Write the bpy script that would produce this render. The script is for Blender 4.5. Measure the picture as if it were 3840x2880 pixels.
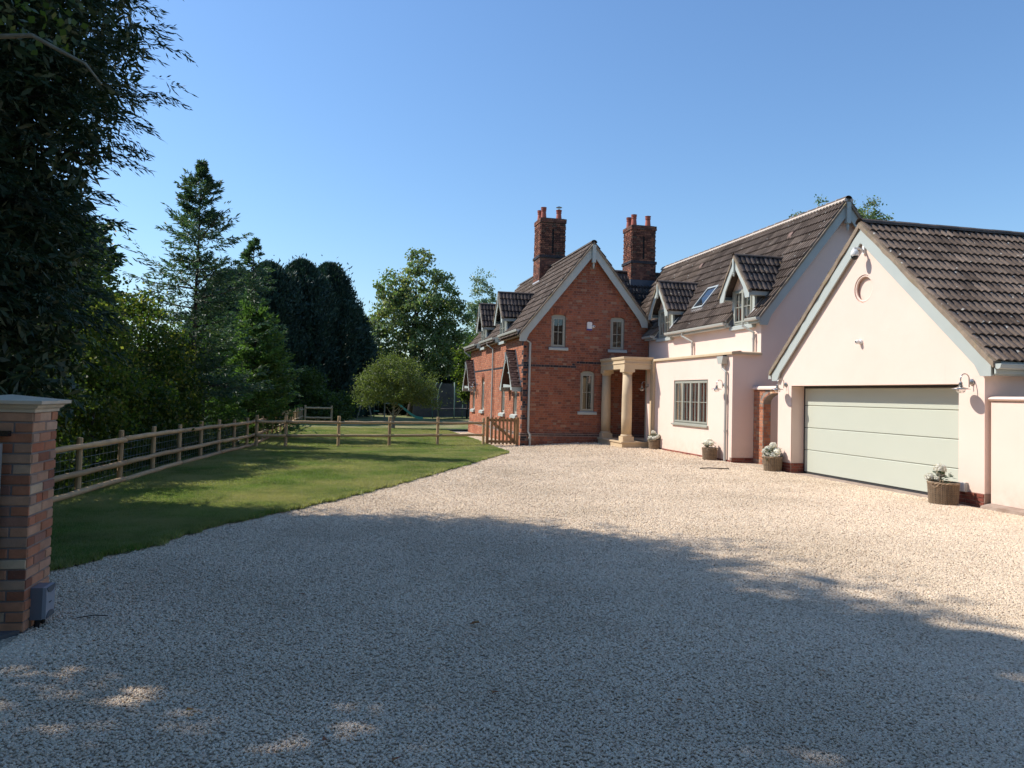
import bpy, math, random
import numpy as np
from mathutils import Vector, Matrix, Euler, noise as mnoise
from mathutils.geometry import tessellate_polygon
random.seed(7); RNG = np.random.default_rng(11)
SC = bpy.context.scene; COL = SC.collection
for _o in list(bpy.data.objects): bpy.data.objects.remove(_o)
PI = math.pi; R = math.radians

# ------------------------------------------------------------------ camera, sky, sun, exposure
EYE = Vector((0, 0, 1.7))
cam_d = bpy.data.cameras.new('camera'); cam = bpy.data.objects.new('camera', cam_d); COL.objects.link(cam)
cam_d.sensor_width = 36; cam_d.lens = 36 * 2884 / 3840; cam_d.shift_y = -72.8 / 3840
cam_d.clip_start = 0.05; cam_d.clip_end = 3000
CAMROT = ((0.975932, 0.034004, 0.215408), (-0.216523, 0.033431, 0.975705), (0.025976, -0.998862, 0.039989))
_m = Matrix(((CAMROT[0][0], -CAMROT[0][1], -CAMROT[0][2]), (CAMROT[1][0], -CAMROT[1][1], -CAMROT[1][2]), (CAMROT[2][0], -CAMROT[2][1], -CAMROT[2][2]))).to_4x4()
cam.matrix_world = Matrix.Translation(EYE) @ _m
SC.camera = cam
SUN = Vector((-1.0, 0.50, 1.10)).normalized()
world = bpy.data.worlds.new("World"); SC.world = world; world.use_nodes = True
_nt = world.node_tree; _bg = _nt.nodes['Background']
_sky = _nt.nodes.new('ShaderNodeTexSky'); _sky.sky_type = 'NISHITA'; _sky.sun_disc = False
_sky.sun_elevation = math.asin(SUN.z); _sky.sun_rotation = math.atan2(SUN.x, SUN.y)
_sky.altitude = 0; _sky.air_density = 1.35; _sky.dust_density = 0.45; _sky.ozone_density = 9.0
_nt.links.new(_sky.outputs[0], _bg.inputs[0]); _bg.inputs[1].default_value = 0.15
sun_d = bpy.data.lights.new('sun', 'SUN'); sun = bpy.data.objects.new('sun', sun_d); COL.objects.link(sun)
sun_d.energy = 5.0; sun_d.angle = R(0.53); sun_d.color = (1.0, 0.94, 0.85)
sun.rotation_euler = SUN.to_track_quat('Z', 'Y').to_euler(); sun.location = (-20, 10, 22)
SC.view_settings.view_transform = 'Standard'; SC.view_settings.look = 'None'
SC.view_settings.exposure = 0.2; SC.view_settings.gamma = 1; SC.view_settings.use_curve_mapping = False

# ------------------------------------------------------------------ object helpers
def tag(o, label=None, cat=None, group=None, kind=None):
    if label: o['label'] = label
    if cat: o['category'] = cat
    if group: o['group'] = group
    if kind: o['kind'] = kind
    return o
def thing(name, loc, label, cat, group=None):
    o = bpy.data.objects.new(name, None); o.empty_display_size = .2; COL.objects.link(o)
    o.location = loc; tag(o, label, cat, group); return o
def root_loc(p):
    while p.parent: p = p.parent
    return p.location.copy()
def attach(o, parent):
    COL.objects.link(o)
    if parent is not None:
        o.parent = parent
        if parent.type == 'EMPTY': o.matrix_parent_inverse = Matrix.Translation(-parent.location)
    return o
def copy_tree(o, parent=None):
    c = o.copy(); COL.objects.link(c)
    if parent is not None:
        mpi = o.matrix_parent_inverse.copy(); c.parent = parent; c.matrix_parent_inverse = mpi
    for ch in list(o.children): copy_tree(ch, c)
    return c
class MB:
    def __init__(s): s.v = []; s.f = []; s.m = []; s.r = []
    def face(s, pts, mi=0, var=0.5):
        n = len(s.v); s.v.extend(tuple(p) for p in pts); s.f.append(tuple(range(n, n + len(pts)))); s.m.append(mi); s.r.append(var)
    def mesh(s, V, F, mi=0, var=0.5):
        n = len(s.v); s.v.extend(tuple(p) for p in V)
        for f in F: s.f.append(tuple(i + n for i in f)); s.m.append(mi); s.r.append(var)
    def box(s, x0, x1, y0, y1, z0, z1, mi=0, var=0.5):
        V = [(x, y, z) for z in (z0, z1) for y in (y0, y1) for x in (x0, x1)]
        s.mesh(V, [(0, 2, 3, 1), (4, 5, 7, 6), (0, 1, 5, 4), (2, 6, 7, 3), (0, 4, 6, 2), (1, 3, 7, 5)], mi, var); return s
    def obox(s, O, A, B, C, mi=0, var=0.5):
        O, A, B, C = map(Vector, (O, A, B, C))
        V = [O + A * i + B * j + C * k for k in (0, 1) for j in (0, 1) for i in (0, 1)]
        s.mesh(V, [(0, 2, 3, 1), (4, 5, 7, 6), (0, 1, 5, 4), (2, 6, 7, 3), (0, 4, 6, 2), (1, 3, 7, 5)], mi, var); return s
    def extrude(s, poly, D, mi=0, var=0.5, holes=()):
        D = Vector(D); loops = [[Vector(p) for p in poly]] + [[Vector(p) for p in h] for h in holes]
        allp = [p for l in loops for p in l]; tris = tessellate_polygon(loops)
        s.mesh(allp, tris, mi, var); s.mesh([p + D for p in allp], [t[::-1] for t in tris], mi, var)
        for l in loops:
            n = len(l)
            for i in range(n): s.face([l[i], l[(i + 1) % n], l[(i + 1) % n] + D, l[i] + D], mi, var)
        return s
    def flat(s, poly, holes=(), mi=0, var=0.5):
        loops = [[Vector(p) for p in poly]] + [[Vector(p) for p in h] for h in holes]
        s.mesh([p for l in loops for p in l], tessellate_polygon(loops), mi, var); return s
    def tube(s, P, r, n=8, mi=0, var=0.5, cap=True):
        P = [Vector(p) for p in P]; k = len(P); rr = r if isinstance(r, (list, tuple)) else [r] * k
        V = []; up = None
        for i, p in enumerate(P):
            t = (P[min(i + 1, k - 1)] - P[max(i - 1, 0)]).normalized()
            if up is None: up = Vector((0, 0, 1)) if abs(t.z) < .9 else Vector((1, 0, 0))
            a = t.cross(up); a.normalize(); b = a.cross(t); b.normalize(); up = b
            for j in range(n):
                w = 2 * PI * j / n; V.append(p + (a * math.cos(w) + b * math.sin(w)) * rr[i])
        F = [(i * n + j, i * n + (j + 1) % n, (i + 1) * n + (j + 1) % n, (i + 1) * n + j) for i in range(k - 1) for j in range(n)]
        if cap: F += [tuple(range(n))[::-1], tuple(range((k - 1) * n, k * n))]
        s.mesh(V, F, mi, var); return s
    def lathe(s, prof, c, n=16, mi=0, var=0.5, sx=1, sy=1):
        cx, cy, cz = c; V = [(cx + r * sx * math.cos(2 * PI * j / n), cy + r * sy * math.sin(2 * PI * j / n), cz + z) for r, z in prof for j in range(n)]
        k = len(prof); F = [(i * n + j, i * n + (j + 1) % n, (i + 1) * n + (j + 1) % n, (i + 1) * n + j) for i in range(k - 1) for j in range(n)]
        F += [tuple(range(n))[::-1], tuple(range((k - 1) * n, k * n))]
        s.mesh(V, F, mi, var); return s
    def data(s, name, mats, smooth=False):
        me = bpy.data.meshes.new(name); me.from_pydata(s.v, [], s.f)
        for m in (mats if isinstance(mats, (list, tuple)) else [mats]): me.materials.append(m)
        me.polygons.foreach_set('material_index', s.m)
        a = me.attributes.new('var', 'FLOAT', 'FACE'); a.data.foreach_set('value', s.r)
        if smooth: me.polygons.foreach_set('use_smooth', [True] * len(s.f))
        me.update(); return me
    def build(s, name, mats, parent=None, smooth=False, **kw):
        o = bpy.data.objects.new(name, s.data(name, mats, smooth)); attach(o, parent); tag(o, **kw); return o
def np_mesh(name, V, F, mat, var=None, smooth=False):
    V = np.ascontiguousarray(V, dtype=np.float32); F = np.ascontiguousarray(F, dtype=np.int32); nf, k = F.shape
    me = bpy.data.meshes.new(name); me.vertices.add(len(V)); me.vertices.foreach_set('co', V.ravel())
    me.loops.add(nf * k); me.loops.foreach_set('vertex_index', F.ravel())
    me.polygons.add(nf); me.polygons.foreach_set('loop_start', np.arange(0, nf * k, k, dtype=np.int32))
    me.update(calc_edges=True)
    me.materials.append(mat)
    if var is not None:
        a = me.attributes.new('var', 'FLOAT', 'FACE'); a.data.foreach_set('value', np.ascontiguousarray(var, dtype=np.float32))
    if smooth: me.polygons.foreach_set('use_smooth', np.ones(nf, dtype=bool))
    return me
def sstep(x, a, b):
    t = np.clip((x - a) / (b - a), 0, 1); return t * t * (3 - 2 * t)
def gz(x, y):
    "height of the ground"
    x = np.asarray(x, float); y = np.asarray(y, float)
    d = sstep(y, 17, 26) * (1 - sstep(x, 6.3, 8.8))
    return -0.10 * d - 0.10 * sstep(y, 28, 40) * (1 - sstep(x, 8, 12)) + 0.04 * sstep(x, 5, 9) * sstep(y, 4, 10) * (1 - sstep(y, 26.9, 30))
def G(x, y): return float(gz(x, y))

# ------------------------------------------------------------------ materials
def nodes(name):
    m = bpy.data.materials.new(name); m.use_nodes = True; nt = m.node_tree
    return m, nt, nt.nodes['Principled BSDF']
def N(nt, t, **kw):
    n = nt.nodes.new(t)
    for k, v in kw.items(): setattr(n, k, v)
    return n
def noise_(nt, scale, detail=4, rough=.55, vec=None, dist=0):
    n = N(nt, 'ShaderNodeTexNoise'); n.inputs['Scale'].default_value = scale; n.inputs['Detail'].default_value = detail
    n.inputs['Roughness'].default_value = rough; n.inputs['Distortion'].default_value = dist
    nt.links.new(vec if vec is not None else pos(nt), n.inputs['Vector']); return n.outputs['Fac']
def pos(nt):
    for n in nt.nodes:
        if n.type == 'NEW_GEOMETRY': return n.outputs['Position']
    return N(nt, 'ShaderNodeNewGeometry').outputs['Position']
def math_(nt, op, a, b=0.0, c=None, clamp=False):
    n = N(nt, 'ShaderNodeMath', operation=op); n.use_clamp = clamp
    for i, v in enumerate((a, b, c)):
        if v is None: continue
        if isinstance(v, (int, float)): n.inputs[i].default_value = v
        else: nt.links.new(v, n.inputs[i])
    return n.outputs[0]
def mix_(nt, f, a, b, mode='MIX'):
    n = N(nt, 'ShaderNodeMix', data_type='RGBA', blend_type=mode)
    for s, v in ((n.inputs['Factor'], f), (n.inputs['A'], a), (n.inputs['B'], b)):
        if isinstance(v, (int, float)): s.default_value = v
        elif isinstance(v, (tuple, list)): s.default_value = (*v[:3], 1)
        else: nt.links.new(v, s)
    return n.outputs['Result']
def ramp_(nt, f, stops, interp='LINEAR'):
    n = N(nt, 'ShaderNodeValToRGB'); n.color_ramp.interpolation = interp; e = n.color_ramp.elements
    while len(e) > 1: e.remove(e[-1])
    e[0].position = stops[0][0]; e[0].color = (*_c(stops[0][1]), 1)
    for p, c in stops[1:]:
        k = e.new(p); k.color = (*_c(c), 1)
    nt.links.new(f, n.inputs[0]); return n.outputs[0]
def _c(c): return (c, c, c) if isinstance(c, (int, float)) else c
def rnd(nt):
    a = N(nt, 'ShaderNodeAttribute', attribute_name='var'); o = N(nt, 'ShaderNodeObjectInfo')
    return math_(nt, 'FRACT', math_(nt, 'ADD', a.outputs['Fac'], o.outputs['Random']))
def bump_(nt, bs, h, strength, dist=.01):
    b = N(nt, 'ShaderNodeBump'); b.inputs['Strength'].default_value = strength; b.inputs['Distance'].default_value = dist
    nt.links.new(h, b.inputs['Height']); nt.links.new(b.outputs[0], bs.inputs['Normal'])
def simple(name, c1, c2=None, scale=3, rough=.7, bump=0, bscale=60, var=0, metal=0, spec=.5, detail=5, dirt=None):
    m, nt, bs = nodes(name); c2 = c2 or tuple(x * .85 for x in c1)
    col = mix_(nt, math_(nt, 'MULTIPLY_ADD', noise_(nt, scale, detail), 2.2, -.6, True), c1, c2)
    if var: col = mix_(nt, 1, col, mix_(nt, rnd(nt), (1 - var,) * 3, (1 + var,) * 3), 'MULTIPLY')
    if dirt:
        f = math_(nt, 'MULTIPLY_ADD', noise_(nt, dirt[1], 6, .7), dirt[3] if len(dirt) > 3 else 6, -(dirt[3] if len(dirt) > 3 else 6) * dirt[2], True)
        col = mix_(nt, f, col, dirt[0])
    nt.links.new(col, bs.inputs['Base Color']); bs.inputs['Roughness'].default_value = rough; bs.inputs['Metallic'].default_value = metal
    bs.inputs['Specular IOR Level'].default_value = spec
    if bump: bump_(nt, bs, noise_(nt, bscale, 5, .6), bump)
    return m
def brick_mat(name, stops, rough=.9):
    m, nt, bs = nodes(name)
    r = rnd(nt); col = ramp_(nt, r, stops, 'LINEAR')
    n1 = noise_(nt, 7, 6, .7); n2 = noise_(nt, 45, 4, .7); n3 = noise_(nt, .6, 3)
    col = mix_(nt, 1, col, ramp_(nt, n1, [(.25, .72), (.6, 1.0), (.85, 1.2)]), 'MULTIPLY')
    col = mix_(nt, 1, col, ramp_(nt, n3, [(.3, .86), (.7, 1.12)]), 'MULTIPLY')
    col = mix_(nt, math_(nt, 'MULTIPLY_ADD', n2, 5, -3.2, True), col, (.55, .42, .33))
    nt.links.new(col, bs.inputs['Base Color']); bs.inputs['Roughness'].default_value = rough
    bs.inputs['Specular IOR Level'].default_value = .25
    bump_(nt, bs, math_(nt, 'ADD', noise_(nt, 30, 6, .7), math_(nt, 'MULTIPLY', n2, .5)), .6, .006); return m
RED = brick_mat('house_brick', [(0, (.19, .075, .052)), (.15, (.27, .095, .058)), (.5, (.37, .135, .075)), (.78, (.31, .105, .064)), (.9, (.24, .10, .072)), (.955, (.40, .22, .14)), (1, (.27, .19, .14))])
SUNSIDEB = brick_mat('orange_side_brick', [(0, (.34, .12, .07)), (.3, (.44, .16, .085)), (.7, (.50, .20, .11)), (.92, (.40, .13, .07)), (1, (.52, .27, .17))])  # lighter orange brick tones carry the sunlight on the side wall
DARKB = brick_mat('blue_brick', [(0, (.018, .02, .028)), (.6, (.035, .035, .045)), (1, (.06, .045, .05))], .6)
CHIMB = brick_mat('chimney_brick', [(0, (.09, .04, .03)), (.3, (.15, .06, .042)), (.6, (.22, .085, .055)), (.85, (.32, .13, .075)), (1, (.11, .08, .06))])
RECL = brick_mat('reclaimed_brick', [(0, (.20, .085, .055)), (.16, (.36, .14, .075)), (.38, (.52, .21, .11)), (.52, (.60, .34, .20)), (.68, (.34, .16, .11)), (.8, (.64, .46, .29)), (.9, (.48, .15, .07)), (1, (.72, .60, .42))])
ARCHB = brick_mat('arch_brick', [(0, (.38, .12, .06)), (.3, (.50, .20, .11)), (.6, (.55, .25, .14)), (.82, (.36, .14, .09)), (1, (.50, .34, .22))])
PLINB = brick_mat('plinth_brick', [(0, (.20, .06, .045)), (.6, (.28, .08, .055)), (1, (.33, .12, .08))])
MORT = simple('mortar', (.32, .22, .17), (.22, .145, .11), 6, .95, .4, 90)
MORTL = simple('buff_mortar', (.30, .25, .21), (.20, .16, .14), 5, .95, .5, 90)
RENDER = simple('painted_render', (.84, .665, .575), (.80, .625, .54), .7, .85, .12, 160, dirt=((.60, .52, .45), 1.1, .66, 3))
def render_mat():
    m, nt, bs = nodes('painted_render')
    col = mix_(nt, math_(nt, 'MULTIPLY_ADD', noise_(nt, .7, 6, .6), 2.2, -.6, True), (.83, .64, .545), (.78, .595, .50))
    sx = N(nt, 'ShaderNodeSeparateXYZ'); nt.links.new(pos(nt), sx.inputs[0])
    mp = N(nt, 'ShaderNodeMapping'); nt.links.new(pos(nt), mp.inputs[0]); mp.inputs['Scale'].default_value = (1, 1, .12)
    low = math_(nt, 'MULTIPLY_ADD', sx.outputs[2], -2.0, 1.15, True)
    f1 = math_(nt, 'MULTIPLY', math_(nt, 'MULTIPLY', low, math_(nt, 'MULTIPLY_ADD', noise_(nt, 5, 6, .75), 3, -1.0, True)), .55)
    col = mix_(nt, f1, col, (.50, .37, .28))
    f2 = math_(nt, 'MULTIPLY', math_(nt, 'MULTIPLY_ADD', noise_(nt, 5.5, 5, .7, vec=mp.outputs[0]), 5, -3.0, True), .13)
    col = mix_(nt, f2, col, (.42, .35, .29))
    nt.links.new(col, bs.inputs['Base Color']); bs.inputs['Roughness'].default_value = .88; bs.inputs['Specular IOR Level'].default_value = .25
    bump_(nt, bs, math_(nt, 'ADD', noise_(nt, 160, 4, .6), math_(nt, 'MULTIPLY', noise_(nt, 4, 3), 2.5)), .22, .008); return m
RENDER = render_mat()
STONE = simple('carved_limestone', (.60, .46, .29), (.52, .39, .25), 3, .8, .15, 120, dirt=((.40, .32, .23), 6, .62, 3))
CAPST = simple('weathered_cap_stone', (.66, .54, .38), (.50, .41, .29), 6, .9, .3, 80, dirt=((.20, .18, .15), 9, .6, 4))
SAGE = simple('sage_painted_timber', (.44, .475, .44), (.40, .43, .40), 2, .5, .05, 60)
SAGEM = simple('grey_green_window_paint', (.36, .36, .30), (.31, .31, .26), 2, .45)
DOORM = simple('sage_garage_door_paint', (.53, .55, .46), (.51, .53, .44), .8, .42, .02, 300)
WPLAS = simple('pale_grey_plastic', (.47, .46, .41), (.41, .41, .37), 2, .35)
WHITE = simple('white_plastic', (.8, .8, .78), None, 3, .3)
BLUEP = simple('blue_plastic', (.05, .06, .30), None, 3, .35)
BLACKP = simple('black_plastic', (.012, .012, .014), None, 3, .2)
RUBBER = simple('dark_rubber', (.03, .03, .032), None, 5, .7)
STEEL = simple('brushed_steel', (.55, .53, .50), (.45, .43, .41), 30, .28, 0, metal=1)
GALV = simple('galvanised_steel', (.42, .45, .44), (.33, .36, .36), 14, .5, .05, 40, metal=.6)
LEAD = simple('lead_sheet', (.11, .12, .14), (.07, .08, .10), 5, .55, .2, 12)
LEADL = simple('weathered_lead', (.50, .51, .53), (.36, .37, .39), 6, .6, .1, 20)
VENTM = simple('vent_tile_clay', (.22, .13, .10), (.15, .10, .08), 8, .85)
TERRA = simple('terracotta_pot', (.42, .12, .075), (.34, .09, .06), 5, .8, .2, 60, var=.2)
CONC = simple('footing_concrete', (.42, .33, .27), (.26, .18, .13), 5, .95, .8, 40)
SOIL = simple('edge_soil', (.05, .034, .022), (.03, .02, .014), 10, 1, .8, 50)
TIMB = simple('round_timber', (.52, .36, .19), (.38, .26, .14), 4, .8, .3, 40, var=.18, dirt=((.16, .12, .08), 9, .58, 3))
GATEW = simple('gate_timber', (.36, .20, .085), (.25, .14, .06), 6, .75, .3, 40, var=.2)
BARK = simple('bark', (.06, .045, .032), (.03, .024, .018), 9, .95, 1, 25)
BARKG = simple('grey_bark', (.30, .27, .19), (.18, .16, .11), 14, .95, 1, 30, dirt=((.22, .24, .10), 9, .55, 3))
WICK = simple('woven_willow', (.36, .26, .165), (.22, .155, .10), 14, .75, .4, 90, var=.4, dirt=((.34, .30, .24), 12, .6, 4))
WALLD = simple('far_garden_wall', (.12, .10, .085), (.07, .06, .05), 2, .9)
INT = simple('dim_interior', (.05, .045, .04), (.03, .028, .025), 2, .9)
CURT = simple('curtain_cloth', (.45, .40, .33), (.30, .27, .22), 3, .9)
SLIDEM = simple('green_slide_plastic', (.06, .30, .20), None, 3, .35)
MORTV = simple('verge_mortar', (.33, .25, .18), (.19, .15, .11), 7, .95, 1, 30, dirt=((.30, .25, .10), 5, .55, 4))
RIDGEM = simple('ridge_tile_clay', (.12, .085, .065), (.06, .048, .04), 5, .85, .5, 40, var=.25, dirt=((.22, .17, .08), 7, .6, 4))
def tile_mat(name, a, b, lichen=(.45, .44, .40), thr=.66):
    m, nt, bs = nodes(name)
    r = rnd(nt); col = ramp_(nt, r, [(0, tuple(q * .8 for q in a)), (.15, a), (.85, b), (1, tuple(q * 1.2 for q in b))])
    col = mix_(nt, 1, col, ramp_(nt, noise_(nt, 1.2, 5, .65), [(.3, .72), (.7, 1.3)]), 'MULTIPLY')
    col = mix_(nt, 1, col, ramp_(nt, noise_(nt, 28, 5, .7), [(.3, .7), (.7, 1.3)]), 'MULTIPLY')
    vo = N(nt, 'ShaderNodeTexVoronoi'); vo.inputs['Scale'].default_value = 5.5; nt.links.new(pos(nt), vo.inputs['Vector'])
    f = math_(nt, 'MULTIPLY', math_(nt, 'LESS_THAN', math_(nt, 'ADD', vo.outputs['Distance'], math_(nt, 'MULTIPLY', noise_(nt, 30, 3), .28)), .27), math_(nt, 'GREATER_THAN', noise_(nt, 1.7, 2), .42))
    col = mix_(nt, math_(nt, 'MULTIPLY', f, .75), col, lichen)
    col = mix_(nt, math_(nt, 'MULTIPLY_ADD', noise_(nt, 3.1, 6, .75), 7, -7 * thr, True), col, (.16, .11, .045))
    nt.links.new(col, bs.inputs['Base Color']); bs.inputs['Roughness'].default_value = .92; bs.inputs['Specular IOR Level'].default_value = .15
    bump_(nt, bs, noise_(nt, 60, 4, .7), .5, .005); return m
TILE = tile_mat('concrete_roof_tile', (.105, .078, .062), (.155, .118, .094))
TILED = tile_mat('mossy_roof_tile', (.05, .042, .04), (.09, .072, .064), (.35, .33, .27), .58)
TILEP = tile_mat('plain_clay_tile', (.075, .045, .038), (.11, .07, .058), thr=.8)
def glass_mat(name, tint, gl):
    m, nt, bs = nodes(name); nt.nodes.remove(bs); out = nt.nodes['Material Output']
    t = N(nt, 'ShaderNodeBsdfTransparent'); t.inputs[0].default_value = (*tint, 1)
    g = N(nt, 'ShaderNodeBsdfGlossy'); g.inputs['Roughness'].default_value = .02
    fr = N(nt, 'ShaderNodeFresnel'); fr.inputs[0].default_value = 1.5
    b = N(nt, 'ShaderNodeBump'); b.inputs['Strength'].default_value = .05; b.inputs['Distance'].default_value = .02
    nt.links.new(noise_(nt, 2.5, 2), b.inputs['Height']); nt.links.new(b.outputs[0], g.inputs['Normal'])
    mx = N(nt, 'ShaderNodeMixShader'); nt.links.new(math_(nt, 'MULTIPLY_ADD', fr.outputs[0], 1.6, gl, True), mx.inputs[0])
    nt.links.new(t.outputs[0], mx.inputs[1]); nt.links.new(g.outputs[0], mx.inputs[2]); nt.links.new(mx.outputs[0], out.inputs[0]); return m
GLASS = glass_mat('window_glass', (.75, .78, .76), .05)
CLEAR = glass_mat('clear_lamp_glass', (.92, .92, .90), .08)
def leaf_mat(name, cols, trans=.35, rough=.5, tint=(1.35, 1.5, .7), patch=None):
    m, nt, bs = nodes(name); out = nt.nodes['Material Output']
    r = rnd(nt); k = len(cols)
    col = ramp_(nt, r, [(i / (k - 1), c) for i, c in enumerate(cols)])
    col = mix_(nt, 1, col, ramp_(nt, noise_(nt, .9, 3), [(.3, .75), (.7, 1.25)]), 'MULTIPLY')
    if patch: col = mix_(nt, math_(nt, 'MULTIPLY', math_(nt, 'MULTIPLY_ADD', noise_(nt, .55, 6, .65), 4.4, -1.75, True), .9), col, patch)
    nt.links.new(col, bs.inputs['Base Color']); bs.inputs['Roughness'].default_value = rough; bs.inputs['Specular IOR Level'].default_value = .35
    t = N(nt, 'ShaderNodeBsdfTranslucent'); nt.links.new(mix_(nt, 1, col, tint, 'MULTIPLY'), t.inputs[0])
    mx = N(nt, 'ShaderNodeMixShader'); mx.inputs[0].default_value = trans
    nt.links.new(bs.outputs[0], mx.inputs[1]); nt.links.new(t.outputs[0], mx.inputs[2]); nt.links.new(mx.outputs[0], out.inputs[0]); return m
CYP = leaf_mat('cypress_spray', [(.012, .030, .016), (.022, .050, .024), (.035, .062, .026), (.05, .06, .035)], .15, .6)
CONI = leaf_mat('blue_green_needles', [(.035, .07, .045), (.055, .105, .06), (.08, .135, .07), (.11, .14, .07)], .35, .5)
CYPD = leaf_mat('dark_cypress', [(.014, .038, .032), (.024, .055, .042), (.038, .072, .048)], .12, .6)
THUJ = leaf_mat('bright_conifer', [(.045, .095, .03), (.075, .145, .04), (.12, .19, .05)], .4, .5)
LIME = leaf_mat('yellow_green_leaf', [(.035, .065, .015), (.06, .10, .022), (.10, .14, .032), (.19, .18, .045)], .6, .32)
OLIV = leaf_mat('hedge_leaf', [(.035, .062, .016), (.06, .095, .022), (.095, .125, .03)], .45, .35)
CHES = leaf_mat('chestnut_leaf', [(.09, .145, .07), (.125, .19, .085), (.17, .225, .10), (.24, .22, .12)], .5, .4)  # leaf tones lifted to stand in for haze over the far trees
APPL = leaf_mat('apple_leaf', [(.09, .12, .035), (.13, .16, .05), (.18, .20, .07)], .45, .45)
POPL = leaf_mat('poplar_leaf', [(.13, .19, .11), (.18, .24, .15), (.25, .30, .20)], .35, .4)
HYDL = leaf_mat('hydrangea_leaf', [(.02, .05, .025), (.035, .08, .04)], .2, .4)
PETAL = leaf_mat('hydrangea_petal', [(.86, .83, .72), (.90, .88, .80), (.84, .82, .66)], .3, .6, (1, 1, .95))
GRASS = leaf_mat('grass_blade', [(.06, .12, .022), (.13, .215, .045), (.19, .25, .075), (.34, .31, .16)], .45, .5, patch=(.38, .34, .18))
DRYL = leaf_mat('fallen_leaf', [(.30, .12, .02), (.22, .05, .02), (.38, .24, .05)], .2, .6)

def lawn_mat():
    m, nt, bs = nodes('lawn_turf')
    f = math_(nt, 'MULTIPLY_ADD', noise_(nt, .55, 6, .65), 3.6, -1.35, True)
    col = mix_(nt, f, (.10, .165, .038), (.37, .30, .17))
    col = mix_(nt, 1, col, ramp_(nt, noise_(nt, 40, 6, .8), [(.3, .55), (.7, 1.4)]), 'MULTIPLY')
    nt.links.new(col, bs.inputs['Base Color']); bs.inputs['Roughness'].default_value = .9; bs.inputs['Specular IOR Level'].default_value = .15
    bump_(nt, bs, noise_(nt, 90, 5, .8), 1, .03); return m
LAWN = lawn_mat()
FIELD = simple('rough_ground', (.05, .055, .022), (.075, .06, .03), .4, .95, 1, 20)
def gravel_mat():
    m, nt, bs = nodes('gravel_bed')
    mp = N(nt, 'ShaderNodeMapping'); nt.links.new(pos(nt), mp.inputs[0]); mp.inputs['Scale'].default_value = (1, 1, .3)
    vo = N(nt, 'ShaderNodeTexVoronoi'); vo.inputs['Scale'].default_value = 42; nt.links.new(mp.outputs[0], vo.inputs['Vector'])
    vc = N(nt, 'ShaderNodeSeparateColor'); nt.links.new(vo.outputs['Color'], vc.inputs[0])
    col = ramp_(nt, vc.outputs[0], [(0, (.48, .36, .25)), (.25, (.66, .52, .37)), (.7, (.80, .65, .46)), (1, (.84, .72, .55))])
    col = mix_(nt, 1, col, ramp_(nt, vo.outputs['Distance'], [(.25, 1.0), (.75, .68)]), 'MULTIPLY')
    col = mix_(nt, 1, col, ramp_(nt, noise_(nt, .8, 5, .6), [(.3, .9), (.7, 1.08)]), 'MULTIPLY')
    nt.links.new(col, bs.inputs['Base Color']); bs.inputs['Roughness'].default_value = .9; bs.inputs['Specular IOR Level'].default_value = .25
    h = math_(nt, 'ADD', math_(nt, 'MULTIPLY', vo.outputs['Distance'], -1), math_(nt, 'MULTIPLY', vc.outputs[1], .5))
    bump_(nt, bs, h, 1, .018); return m
GRAV = gravel_mat()
def pebble_mat():
    m, nt, bs = nodes('limestone_chip')
    o = N(nt, 'ShaderNodeObjectInfo')
    col = ramp_(nt, o.outputs['Random'], [(0, (.50, .38, .27)), (.12, (.66, .52, .38)), (.5, (.79, .64, .465)), (.8, (.84, .70, .52)), (.93, (.68, .51, .38)), (1, (.88, .80, .64))])
    col = mix_(nt, 1, col, ramp_(nt, noise_(nt, .45, 6, .65), [(.3, (.80, .79, .77)), (.55, (1, 1, 1)), (.75, (1.06, 1.05, 1.03))]), 'MULTIPLY')
    nt.links.new(col, bs.inputs['Base Color']); bs.inputs['Roughness'].default_value = .85; bs.inputs['Specular IOR Level'].default_value = .3
    return m
PEB = pebble_mat()

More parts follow.
